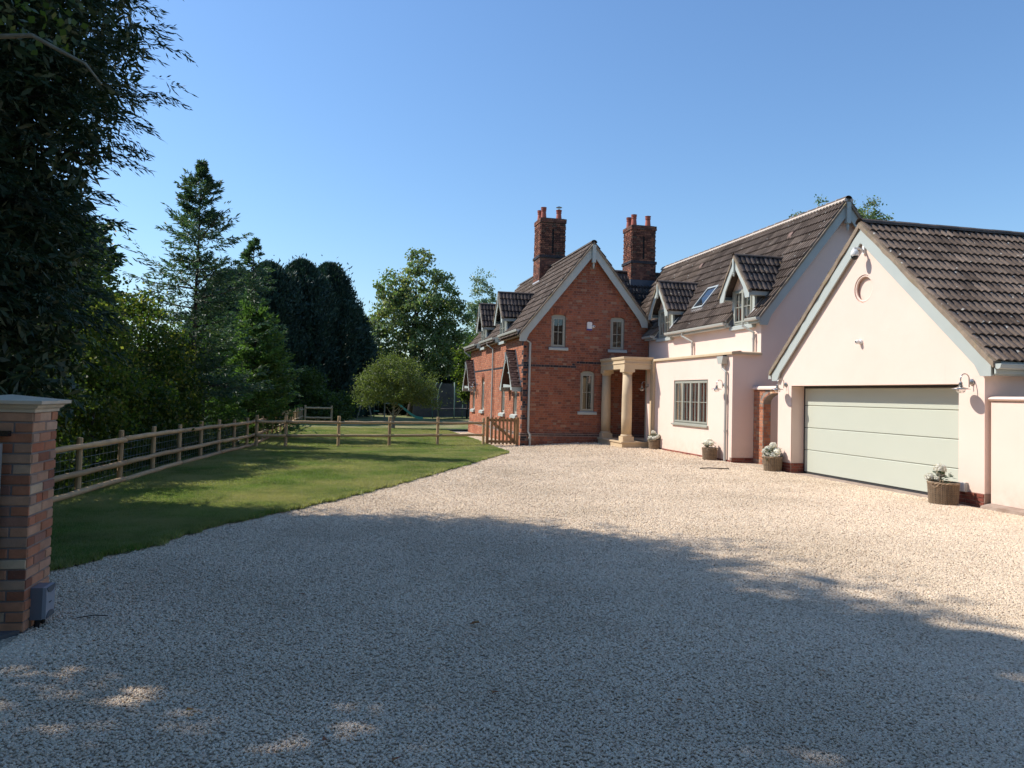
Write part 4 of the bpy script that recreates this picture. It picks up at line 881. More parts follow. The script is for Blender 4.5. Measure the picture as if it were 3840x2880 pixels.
# ================================================================== BASKETS WITH HYDRANGEAS
WICKD = simple('dark_willow', (.20, .135, .08), (.12, .085, .055), 14, .8, .4, 90, var=.3)
def make_basket(rx, ry, h, seed=0):
    t = thing('wicker_basket', (0, 0, 0), 'basket', 'basket'); rs = random.Random(seed); mb = MB(); ns = 28; rows = int(h / .0165)
    for k in range(rows):
        z = .012 + k * h / rows; fl = .90 + .10 * z / h; ns2 = ns * 2; P_ = []
        for j in range(ns2 + 1):
            w = PI * j / ns; s = .009 * math.cos(PI * (j + k)); P_.append(((rx * fl + s) * math.cos(w), (ry * fl + s) * math.sin(w), z))
        mb.tube(P_, h / rows * .5, 4, 0, rs.uniform(.35, .65), cap=False)
    mb.build('woven_side', WICK, t)
    mb = MB()
    for j in range(ns): w = 2 * PI * j / ns; mb.tube([(rx * .905 * math.cos(w), ry * .905 * math.sin(w), 0), (rx * 1.012 * math.cos(w), ry * 1.012 * math.sin(w), h)], .0105, 5, 0, rs.random())
    mb.build('stakes', WICKD, t, kind='stuff')
    mb = MB(); mb.lathe([(0, .004), (.88, .004), (.89, h - .05), (.86, h - .05), (.0, h - .06)], (0, 0, 0), 28, sx=rx * .985, sy=ry * .985); mb.build('liner', SOIL, t)
    mb = MB()
    for q in range(3):
        P_ = [((rx * 1.0 + .012 * math.cos(9 * w + q * 2.1)) * math.cos(w), (ry * 1.0 + .012 * math.cos(9 * w + q * 2.1)) * math.sin(w), h + .004 + .012 * math.sin(9 * w + q * 2.1)) for w in [2 * PI * i / 72 for i in range(73)]]
        mb.tube(P_, .010, 5, 0, q * .3, cap=False)
    mb.build('plaited_rim', WICK, t)
    for s in (-1, 1):
        mb = MB(); w0 = -.6 if s < 0 else PI - .6
        for q in range(2):
            P_ = [(rx * 1.03 * math.cos(w0 + u * .7) + .006 * math.cos(u * 20 + q * 3), (ry * 1.03) * math.sin(w0 + u * .7), h - .005 - .055 * math.sin(PI * u) + .006 * math.sin(u * 20 + q * 3)) for u in [i / 12 for i in range(13)]]
            mb.tube(P_, .007, 5, 0, q * .5)
        mb.build('handle', WICK, t)
    return t
def quads(name, P0, D, S, L, W, mat, parent, var=None, **kw):
    "leaf shaped quads: base P0, direction D, side S"
    L = np.asarray(L)[:, None]; W = np.asarray(W)[:, None]
    V = np.stack([P0, P0 + D * L * .45 + S * W * .5, P0 + D * L, P0 + D * L * .45 - S * W * .5], 1).reshape(-1, 3)
    n = len(P0); F = np.arange(4 * n).reshape(n, 4)
    me = np_mesh(name, V, F, mat, RNG.random(n) if var is None else var)
    o = bpy.data.objects.new(name, me); attach(o, parent); tag(o, **kw); return o
def unit(n, rng=None):
    v = (rng or RNG).normal(size=(n, 3)); return v / np.linalg.norm(v, axis=1, keepdims=True)
def perp(D):
    a = unit(len(D)); s = np.cross(D, a); return s / np.maximum(np.linalg.norm(s, axis=1, keepdims=True), 1e-6)
def hydrangea(loc, heads, leaves, label, lr=.2):
    t = thing('hydrangea_plant', loc, label, 'plant', 'white hydrangeas in baskets'); L = Vector(loc)
    mb = MB()
    for (x, y, z, r) in heads: mb.tube([L + Vector((x * .25, y * .25, -.06)), L + Vector((x * .7, y * .7, z * .45)), L + Vector((x, y, z))], .005, 5)
    mb.build('stems', HYDL, t)
    for (x, y, z, r) in heads:
        mc = MB(); mc.lathe([(0, -r * .62), (r * .5, -r * .5), (r * .78, -r * .15), (r * .78, r * .2), (r * .5, r * .55), (0, r * .66)], (L.x + x, L.y + y, L.z + z), 12); mc.build('bloom_centre', PETAL, t, smooth=True)
        n = 260; u = unit(n); c = np.array([L.x + x, L.y + y, L.z + z]); P_ = c + u * np.array([1, 1, .82]) * r * RNG.uniform(.78, 1.04, (n, 1)); D = unit(n); D = np.cross(D, u); D /= np.linalg.norm(D, axis=1, keepdims=True); D = D + u * .25; S = np.cross(D, u); S /= np.linalg.norm(S, axis=1, keepdims=True)
        quads('flower_head', P_, D, S, np.full(n, .030), np.full(n, .032), PETAL, t)
    n = leaves; w = RNG.uniform(0, 2 * PI, n); D = np.stack([np.cos(w), np.sin(w), RNG.uniform(-.3, .5, n)], 1); rr = RNG.uniform(.01, lr, n)[:, None]; zz = RNG.uniform(-.02, max(h[2] for h in heads) * .8, n)
    P_ = np.array(loc) + D * np.array([1, 1, 0]) * rr; P_[:, 2] = L.z + zz
    S = np.cross(D, np.array([0, 0, 1.0])); S /= np.linalg.norm(S, axis=1, keepdims=True); S[:, 2] += RNG.uniform(-.4, .4, n)
    quads('leaves', P_, D, S, RNG.uniform(.06, .10, n), RNG.uniform(.045, .07, n), HYDL, t, kind='stuff')
bsk = make_basket(.225, .235, .33, 1)
BK = [((10.08, 11.28), .34, 1.0, 'wicker basket at the near corner of the garage door with one tall hydrangea bloom'),
      ((10.20, 16.80), .33, .94, 'wicker basket between the brick arch and the garage door, heaped with blooms'),
      ((10.10, 19.85), .33, .86, 'wicker basket at the foot of the downpipe on the rendered extension'),
      ((10.22, 24.02), .33, .82, 'wicker basket between the stone porch step and the rendered wall')]
for i, ((x, y), h, sc_, lb) in enumerate(BK):
    o = bsk if i == 0 else copy_tree(bsk); o.location = (x, y, G(x, y) - .0); o.scale = (sc_, sc_, sc_ * 1.08 if i != 2 else sc_ * 1.15); o.rotation_euler.z = [.5, 1.9, 1.2, 2.3][i]; tag(o, lb, 'basket', 'wicker baskets along the house fronts')
z0 = lambda i: (BK[i][0][0], BK[i][0][1], G(*BK[i][0]) + .34 * BK[i][2])
hydrangea(z0(0), [(-.02, .06, .25, .105), (-.12, .17, .10, .075), (-.05, .10, .08, .06), (.02, .08, .16, .06)], 60, 'hydrangea with one tall cream bloom in the basket right of the garage door', .14)
hydrangea(z0(1), [(0, -.02, .30, .085), (-.08, .06, .20, .095), (.07, -.08, .19, .085), (-.12, .14, .14, .075), (-.08, .0, .10, .085), (-.05, -.13, .06, .09), (.05, .1, .22, .08), (-.1, .16, .02, .07), (.0, -.17, .14, .08)], 110, 'bushy white hydrangea in the basket left of the garage door')
hydrangea(z0(2), [(.0, .05, .24, .085), (-.06, .10, .17, .085), (-.06, .0, .18, .085), (.0, -.07, .17, .08), (-.02, .14, .13, .08), (.05, .03, .2, .08)], 70, 'rounded cream hydrangea in the basket by the downpipe', .16)
hydrangea(z0(3), [(-.03, .02, .27, .075), (-.08, .16, .07, .09), (-.08, -.0, .10, .08), (-.05, -.12, .09, .08), (.08, .1, .17, .08), (.09, -.12, .16, .075), (.0, -.19, .12, .06)], 110, 'white hydrangea in the basket beside the stone porch')

# ================================================================== GATE PILLAR FITTINGS
gt = thing('metal_gate', (-2.9, 5.8, 0), 'pale grey metal entrance gate hung on the brick pillar at the left edge', 'gate')
mb = MB(); mb.box(-4.6, -2.215, 5.76, 5.80, .12, 1.28); mb.build('gate_panel', GALV, gt)
MB().box(-2.27, -2.212, 5.75, 5.81, .08, 1.29).build('gate_stile', GALV, gt)
MB().box(-2.33, -2.142, 5.855, 5.866, 1.295, 1.41).build('hinge_plate', GALV, gt)
mb = MB(); mb.box(-2.33, -2.18, 5.80, 5.855, 1.335, 1.372); mb.build('hinge_arm', BLACKP, gt)
for z in (1.312, 1.393): MB().lathe([(.0, 0), (.009, 0), (.009, .008), (0, .008)], (0, 0, 0), 8).build('bolt', BLACKP, gt); b = gt.children[-1]; b.matrix_parent_inverse = Matrix.Identity(4); b.rotation_euler = (PI / 2, 0, 0); b.location = Vector((-2.155, 5.856, z)) - gt.location
cb = thing('gate_control_box', (-2.0, 6.05, 0), 'grey plastic gate motor control box at the foot of the brick pillar', 'box')
mb = MB(); mb.box(-2.052, -1.975, 5.965, 6.125, .06, .28); mb.build('case', simple('control_box_grey', (.16, .17, .19), None, 3, .4), cb)
mb = MB(); mb.extrude([(-1.975, 5.965, .065), (-1.975, 6.125, .065), (-1.975, 6.125, .28), (-1.975, 5.965, .28)], (.025, 0, 0)); mb.build('front_cover', simple('control_box_cover', (.33, .35, .38), None, 3, .35), cb)
for s, zc_ in ((1, .28), (-1, .065)):
    mb = MB(); pl_ = [(-1.949, 6.045 + .075 * math.cos(t), zc_ - s * .045 * math.sin(t)) for t in [PI * i / 10 for i in range(11)]]; mb.extrude(pl_, (.004, 0, 0)); mb.build('cover_arc', simple('arc_grey', (.09, .11, .12), None, 3, .5), cb)
MB().box(-1.9495, -1.946, 6.02, 6.06, .165, .172).build('nameplate', BLACKP, cb)
for y in (5.99, 6.09): MB().lathe([(.018, -.08), (.018, .06)], (-2.01, y, 0), 10).build('conduit', BLACKP, cb)
ps = thing('paving_slab', (-2.5, 5.6, 0), 'dark paving slab at the foot of the gate pillar', 'slab')
mb = MB(); mb.extrude([(-3.6, 5.30, -.02), (-2.33, 5.52, -.02), (-2.07, 5.86, -.02), (-3.6, 5.86, -.02)], (0, 0, .045)); mb.build('slab', simple('slab_grey', (.10, .10, .10), None, 4, .8, .3), ps)

# ================================================================== FENCES AND GATE
def rail(mb, A, B, r, seed):
    rs = random.Random(seed); A = Vector(A); B = Vector(B); n = 6
    mb.tube([A.lerp(B, i / n) + Vector((rs.uniform(-.008, .008), 0, rs.uniform(-.009, .009))) for i in range(n + 1)], [r * rs.uniform(.93, 1.07) for i in range(n + 1)], 9, 0, rs.random())
def post(parent, x, y, h=.95, r=.045, seed=0):
    rs = random.Random(seed); g = G(x, y); mb = MB(); mb.lathe([(r, -.2), (r, h * .5), (r * .97, h - .012), (r * .85, h), (0, h)], (x, y, g), 9, 0, rs.random()); mb.build('post', TIMB, parent)
fl = thing('post_and_rail_fence', (-3.3, 17, 0), 'long timber post and rail fence with wire netting along the left side of the lawn', 'fence')
fx = lambda y: -3.93 + (y - 11) * (1.38 / 13.6) if y < 24.6 else -2.55 + (y - 24.6) * .019
ys = [7.93 + 1.6 * i for i in range(25)]
for i, y in enumerate(ys):
    if y > 11: post(fl, fx(y) - .055, y, .93 if i % 3 else .90, seed=i)
i = 2
while i < len(ys) - 2:
    y0_, y1_ = ys[i], ys[i + 2]
    for zc_, r_ in ((.775, .044), (.375, .044), (.095, .045)):
        mb = MB(); rail(mb, (fx(y0_), y0_, G(fx(y0_), y0_) + zc_ + random.uniform(-.01, .01)), (fx(y1_), y1_ + .05, G(fx(y1_), y1_) + zc_), r_, i * 7 + int(zc_ * 10)); mb.build('rail', TIMB, fl, smooth=True)
    i += 2
mb = MB(); yy = np.arange(8.2, 24, .15)
for z in (.08, .19, .31, .44, .58, .70): mb.tube([(fx(a) - .105, a, z) for a in (8.2, 12, 16, 20, 24)], .003, 3)
for y in yy: mb.tube([(fx(y) - .107, y, .05), (fx(y) - .107, y, .72)], .0024, 3)
mb.build('wire_netting', GALV, fl)
fc = thing('cross_fence', (1.5, 25.5, 0), 'timber post and rail fence crossing the lawn to the picket gate', 'fence')
cp = [(-2.45, 24.35), (-1.62, 24.62), (-.04, 25.0), (1.58, 25.45), (3.24, 26.1), (4.93, 26.72)]
for k, (x, y) in enumerate(cp): post(fc, x, y, 1.0 if k < 5 else .98, .052, 90 + k)
for k in range(len(cp) - 1):
    (xa, ya), (xb_, yb_) = cp[k], cp[k + 1]
    for zc_ in ((.80, .385, -.03) if k < 3 else (.80, .385)):
        mb = MB(); rail(mb, (xa, ya - .06, G(xa, ya) + zc_), (xb_, yb_ - .06, G(xb_, yb_) + zc_), .045, k * 9 + int(zc_ * 10)); mb.build('rail', TIMB, fc, smooth=True)
fr = thing('far_fence', (-1.2, 45, 0), 'short timber fence end standing against the dark hedge at the far left of the lawn', 'fence')
for x in (-1.95, -.5): post(fr, x, 45, 1.05, .06, 5)
for zc_ in (.9, .35): mb = MB(); rail(mb, (-1.95, 44.94, G(0, 45) + zc_), (-.5, 44.94, G(0, 45) + zc_), .055, 3); mb.build('rail', TIMB, fr)
pg = thing('picket_gate', (5.6, 26.9, -.1), 'wooden picket gate with a diagonal brace beside the brick house corner', 'gate')
gy = 26.88; g0 = G(5.6, 26.9)
for x in (5.10, 6.19): MB().box(x - .05, x + .05, gy - .05, gy + .05, g0 - .2, g0 + 1.02, var=random.random()).build('gate_post', GATEW, pg)
for k in range(7):
    x = 5.26 + k * .138
    mb = MB(); mb.extrude([(x - .035, gy - .03, g0 + .05), (x + .035, gy - .03, g0 + .05), (x + .035, gy - .03, g0 + .985), (x + .028, gy - .03, g0 + 1.0), (x - .028, gy - .03, g0 + 1.0), (x - .035, gy - .03, g0 + .985)], (0, .022, 0), var=random.random()); mb.build('picket', GATEW, pg)
for z in (.10, .86): MB().box(5.16, 6.13, gy - .008, gy + .035, g0 + z, g0 + z + .09).build('gate_rail', GATEW, pg)
mb = MB(); mb.obox((5.24, gy - .008, g0 + .80), (.83, 0, -.68), (.06, 0, .075), (0, .04, 0)); mb.build('brace', GATEW, pg)
MB().box(5.165, 5.22, gy - .045, gy - .03, g0 + .66, g0 + .70).build('latch', STEEL, pg)
MB().box(5.3, 6.35, 26.93, 27.0, g0 - .1, g0 + .0).build('gate_sill', GATEW, pg)

# ================================================================== GROUND
LB = [(-9, 4.6), (-4.2, 6.2), (-2.9, 7.35), (-2.53, 7.8), (-2.01, 8.75), (-1.52, 9.97), (-.8, 11.09), (-.2, 12.11), (.99, 14.3), (1.9, 16.2), (2.9, 18.28), (3.85, 20.5), (4.72, 22.6), (4.93, 22.95), (5.0, 23.3), (5.02, 24.0), (5.05, 26.9), (5.12, 33.0), (5.2, 39.2)]
def lbx(y, jig=True):
    ys_ = [p[1] for p in LB]; xs_ = [p[0] for p in LB]
    v = np.interp(y, ys_, xs_); return v + (.025 * np.sin(y * 7.3) + .02 * np.sin(y * 17.1 + 1) if jig else 0)
def sheet(name, rowsf, mat, dz, **kw):
    V = []; F = []; rows = rowsf(); n = len(rows[0])
    for r_ in rows:
        for (x, y) in r_: V.append((x, y, G(x, y) + dz))
    for i in range(len(rows) - 1):
        for j in range(n - 1): F.append((i * n + j, i * n + j + 1, (i + 1) * n + j + 1, (i + 1) * n + j))
    me = np_mesh(name, np.array(V), np.array(F), mat); o = bpy.data.objects.new(name, me); COL.objects.link(o); tag(o, **kw); return o
far = lambda: [[(x, y) for x in (-900, -300, -80, -30, -12, -6, 0, 6, 12, 18, 26, 60, 300, 900)] for y in (-300, -60, -15, 0, 8, 14, 18, 21, 24, 27, 31, 36, 40, 60, 120, 400, 1500)]
sheet('ground', far, FIELD, -.06, kind='structure')
def rows_drive():
    out = []
    for y in np.concatenate([np.arange(-12, 5, 1.0), np.arange(5, 39.21, .3)]):
        a = float(lbx(y)) - .04 if y > 4.6 else -9.0
        out.append([(a + (16.5 - a) * t, y) for t in np.linspace(0, 1, 26)])
    return out
sheet('gravel_drive', rows_drive, GRAV, -.004, kind='structure')
def rows_lawn():
    out = []
    for y in np.arange(4.8, 64, .35):
        b = float(lbx(y)) if y <= 39.2 else float(5.2 + (y - 39.2) * 1.2)
        out.append([(-9 + (b + 9) * t, y) for t in np.linspace(0, 1, 24)])
    return out
sheet('lawn', rows_lawn, LAWN, .024, kind='structure')
mb = MB(); yy = np.arange(5.2, 39.3, .12); prev = None
for y in yy:
    x = float(lbx(y)); g = G(x, y); cur = [(x, y, g + .026), (x + .012 + .01 * math.sin(y * 31), y, g + .012), (x + .022, y, g - .02)]
    if prev:
        for j in range(2): mb.face([prev[j], cur[j], cur[j + 1], prev[j + 1]])
    prev = cur
tag(mb.build('lawn_edge', SOIL), kind='structure')

# scatter with geometry nodes --------------------------------------
def scatter(name, P_, scl, rot, sources, mat=None, parent=None):
    me = bpy.data.meshes.new(name); me.vertices.add(len(P_)); me.vertices.foreach_set('co', np.ascontiguousarray(P_, dtype=np.float32).ravel())
    a = me.attributes.new('scl', 'FLOAT', 'POINT'); a.data.foreach_set('value', np.ascontiguousarray(scl, dtype=np.float32))
    a = me.attributes.new('rot', 'FLOAT_VECTOR', 'POINT'); a.data.foreach_set('vector', np.ascontiguousarray(rot, dtype=np.float32).ravel())
    o = bpy.data.objects.new(name, me); attach(o, parent); tag(o, kind='stuff')
    c = bpy.data.collections.new(name + '_kinds')
    for s in sources: c.objects.link(s)
    ng = bpy.data.node_groups.new(name, 'GeometryNodeTree'); ng.interface.new_socket('Geometry', in_out='INPUT', socket_type='NodeSocketGeometry'); ng.interface.new_socket('Geometry', in_out='OUTPUT', socket_type='NodeSocketGeometry')
    gi = ng.nodes.new('NodeGroupInput'); go = ng.nodes.new('NodeGroupOutput'); ip = ng.nodes.new('GeometryNodeInstanceOnPoints'); ci = ng.nodes.new('GeometryNodeCollectionInfo')
    ci.inputs['Collection'].default_value = c; ci.inputs['Separate Children'].default_value = True; ci.inputs['Reset Children'].default_value = True
    ip.inputs['Pick Instance'].default_value = True
    ri = ng.nodes.new('FunctionNodeRandomValue'); ri.data_type = 'INT'; ri.inputs['Min'].default_value = 0
    for s in ri.inputs:
        if s.name == 'Max' and s.type == 'INT': s.default_value = len(sources) - 1
        if s.name == 'Min' and s.type == 'INT': s.default_value = 0
    na = ng.nodes.new('GeometryNodeInputNamedAttribute'); na.data_type = 'FLOAT'; na.inputs['Name'].default_value = 'scl'
    nb = ng.nodes.new('GeometryNodeInputNamedAttribute'); nb.data_type = 'FLOAT_VECTOR'; nb.inputs['Name'].default_value = 'rot'
    L = ng.links.new; L(gi.outputs[0], ip.inputs['Points']); L(ci.outputs[0], ip.inputs['Instance']); L(na.outputs['Attribute'], ip.inputs['Scale']); L(nb.outputs['Attribute'], ip.inputs['Rotation'])
    L([s for s in ri.outputs if s.type == 'INT'][0], ip.inputs['Instance Index']); L(ip.outputs[0], go.inputs[0])
    m = o.modifiers.new('scatter', 'NODES'); m.node_group = ng; return o
def stone_src(seed):
    rs = random.Random(seed); mb = MB(); V = []; k = 6
    for (z, r_) in ((-.35, .75), (.15, 1.0), (.5, .6)):
        for j in range(k): w = 2 * PI * j / k + rs.uniform(-.25, .25); q = r_ * rs.uniform(.75, 1.15) * .5; V.append((q * math.cos(w) * 1.2, q * math.sin(w) * .9, z * rs.uniform(.6, .95) * .8))
    F = [(i * k + j, i * k + (j + 1) % k, (i + 1) * k + (j + 1) % k, (i + 1) * k + j) for i in range(2) for j in range(k)] + [tuple(range(2 * k, 3 * k))]
    mb.mesh(V, F); return bpy.data.objects.new('stone', mb.data('stone', PEB))
stones = [stone_src(i) for i in range(6)]
def wedge(n, dmin, dmax, left, right):
    "random points in the view wedge between two distances"
    d = np.sqrt(RNG.uniform(dmin ** 2, dmax ** 2, n)); r_ = RNG.uniform(left, right, n); th = np.arctan(r_)
    return np.stack([d * np.sin(th), d * np.cos(th)], 1)
def onto(P_, margin=.01):
    x, y = P_[:, 0], P_[:, 1]; ok = (x > np.where(y < 4.7, -9, lbx(y)) + margin)
    ok &= ~((x > 10.36) & (y > 11.0)) & ~((x > 10.30) & (y <= 11.0)); ok &= ~((x > 9.24) & (y > 24.45)); ok &= ~((y > 26.95) & (x > 6.31)); ok &= ~((x < -2.05) & (y > 5.5) & (y < 6.32)); ok &= y < 39.2
    return P_[ok]
allp = []; alls = []
for d0 in np.arange(2.6, 30, .6):
    sm = .0118 + .00075 * d0; fill = 1.45 * (1 if d0 < 12 else max(.25, 1 - (d0 - 12) * .055)); n = int(.5 * ((d0 + .6) ** 2 - d0 ** 2) * 1.27 * fill / sm ** 2)
    q = onto(wedge(n, d0, d0 + .6, -.46, 1.12)); allp.append(q); alls.append(sm * RNG.uniform(.72, 1.28, len(q)))
q = RNG.normal(size=(1500, 2)) * (.22, .16) + (-2.0, 5.45); q = onto(q); allp.append(q); alls.append(RNG.uniform(.018, .028, len(q)))
GP = np.concatenate(allp); GS = np.concatenate(alls)
gzv = gz(GP[:, 0], GP[:, 1]) + GS * RNG.uniform(-.07, .22, len(GP))
scatter('gravel_chips', np.column_stack([GP, gzv]), GS, np.column_stack([RNG.uniform(-.32, .32, len(GP)), RNG.uniform(-.32, .32, len(GP)), RNG.uniform(0, 6.28, len(GP))]), stones)
def tuft_src(seed, n, h, r):
    rs = np.random.default_rng(seed); w = rs.uniform(0, 6.28, n); rr = r * np.sqrt(rs.random(n)); P0 = np.column_stack([rr * np.cos(w), rr * np.sin(w), np.zeros(n)])
    lean = rs.uniform(.1, .9, n); w2 = rs.uniform(0, 6.28, n); D = np.column_stack([np.cos(w2) * lean, np.sin(w2) * lean, np.ones(n)]); hh = h * rs.uniform(.5, 1.1, n)
    S = np.column_stack([-np.sin(w2), np.cos(w2), np.zeros(n)]); W = .0035 + .002 * rs.random(n)
    V = np.stack([P0 + S * W[:, None], P0 - S * W[:, None], P0 + D * hh[:, None]], 1).reshape(-1, 3)
    me = np_mesh('tuft', V, np.arange(3 * n).reshape(n, 3), GRASS, rs.random(n)); return bpy.data.objects.new('tuft', me)
tufts = [tuft_src(i, 34, .042, .055) for i in range(4)]
def onlawn(P_):
    x, y = P_[:, 0], P_[:, 1]; return P_[(x < lbx(y) + .01) & (x > -6)]
gl = [onlawn(wedge(60000, 7.5, 14, -.46, .05)), onlawn(wedge(70000, 14, 24, -.3, .26)), onlawn(wedge(30000, 24, 40, -.16, .25))]
e = RNG.uniform(5.3, 39, 9000); e = np.column_stack([lbx(e) + RNG.normal(size=9000) * .04 - .012, e]); gl.append(e)
gpt = np.concatenate(gl); gs_ = np.concatenate([RNG.uniform(.7, 1.1, len(gl[0])), RNG.uniform(.9, 1.4, len(gl[1])), RNG.uniform(1.2, 1.8, len(gl[2])), RNG.uniform(.8, 1.5, len(gl[3]))])
scatter('grass', np.column_stack([gpt, gz(gpt[:, 0], gpt[:, 1]) + .02]), gs_, np.column_stack([np.zeros(len(gpt)), np.zeros(len(gpt)), RNG.uniform(0, 6.28, len(gpt))]), tufts)
# fallen leaves and twigs
def fleaf(x, y, s, seed, lab=None):
    rs = random.Random(seed); mb = MB(); c = Vector((x, y, G(x, y) + .026)); k = 7; w0 = rs.uniform(0, 6.28); pts = []
    for j in range(k): w = w0 + 2 * PI * j / k; r_ = s * (1.0 if j % 2 else .55) * rs.uniform(.8, 1.1); pts.append(c + Vector((r_ * math.cos(w), r_ * math.sin(w) * .8, rs.uniform(0, .35 * s))))
    top = c + Vector((0, 0, .004))
    for j in range(k): mb.face([top, pts[j], pts[(j + 1) % k]], 0, rs.random())
    o = mb.build('fallen_leaf', DRYL); o.location = (0, 0, 0); tag(o, lab or 'small dry brown leaf lying on the shaded gravel', 'leaf', 'dry leaves on the shaded gravel')
fleaf(1.02, 5.61, .055, 1, 'yellow leaf cluster in the middle of the shaded gravel')
LV = [((-.02, 3.85), 'curled golden leaf on the gravel at the bottom left of centre'), ((-.71, 4.32), 'small red leaf on the shaded gravel far to the left'), ((-.6, 5.58), 'rusty leaf on the gravel right of the brick pillar'), ((1.44, 4.41), 'brown leaf right of the yellow leaf cluster'),
      ((1.9, 4.05), 'tiny brown leaf low in the middle of the shaded gravel'), ((.62, 5.1), 'dark leaf just left of the yellow leaf cluster'), ((2.6, 5.9), 'brown leaf lying near the edge of the big shadow'), ((-.9, 7.5), 'dry leaf near the lawn edge behind the control box'), ((2.05, 4.9), 'brown leaf right of centre in the shaded gravel'),
      ((3.0, 4.35), 'dry leaf towards the lower right corner of the gravel'), ((.9, 4.3), 'reddish leaf below the yellow leaf cluster'), ((-.25, 6.6), 'brown leaf between the lawn edge and the yellow leaf cluster'), ((1.5, 7.1), 'dark leaf high in the shaded gravel near the sunlit part'), ((.3, 3.6), 'brown leaf at the very bottom of the picture')]
for i, ((x, y), lb) in enumerate(LV): fleaf(x, y, random.uniform(.018, .032), 10 + i, lb)
def twig(P_, r_, lab):
    mb = MB(); mb.tube(P_, r_, 5); tag(mb.build('twig', BARK), lab, 'twig')
twig([(8.45, 17.1, .07), (8.65, 17.06, .085), (8.9, 17.0, .08), (9.15, 16.97, .075)], .014, 'dark stick lying on the sunlit gravel in front of the baskets')
twig([(-1.80, 6.12, .025), (-1.7, 6.16, .03), (-1.6, 6.15, .025)], .004, 'thin dark twig on the gravel beside the control box')
# ================================================================== TREES
def trunk(t, x, y, h, r0, mat, lean=(0, 0), nb=0, rad=2, z0=.3, name='trunk', up=.9, seed=0, g=None):
    rs = random.Random(seed); g = G(x, y) if g is None else g; mb = MB(); n = 8; k = 10
    P_ = [Vector((x + lean[0] * i / n + rs.uniform(-.02, .02) * h * .1, y + lean[1] * i / n + rs.uniform(-.02, .02) * h * .1, g - .15 + (h + .15) * i / n)) for i in range(n + 1)]
    mb.tube(P_, [r0 * (1.35 if i == 0 else 1) * (1 - .92 * i / n) for i in range(n + 1)], 9)
    tr = mb.build(name, mat, t, smooth=True)
    if nb:
        mb = MB()
        for b in range(nb):
            f = z0 + (1 - z0) * (b + rs.random()) / nb * .85; i = int(f * n); p = P_[i].lerp(P_[min(i + 1, n)], f * n - i); w = rs.uniform(0, 6.28) + b * 2.4
            L = rad * rs.uniform(.6, 1.0) * (1 - f * .35); d = Vector((math.cos(w), math.sin(w), up * rs.uniform(.5, 1.2))).normalized(); q = [p]
            for s_ in range(5): d = (d + Vector((rs.uniform(-.25, .25), rs.uniform(-.25, .25), rs.uniform(-.1, .25)))).normalized(); q.append(q[-1] + d * L / 5)
            rr = r0 * (1 - .9 * f) * .5; mb.tube(q, [rr * (1 - .16 * j) for j in range(6)], 6)
        mb.build('limbs', mat, t, smooth=True)
    return tr
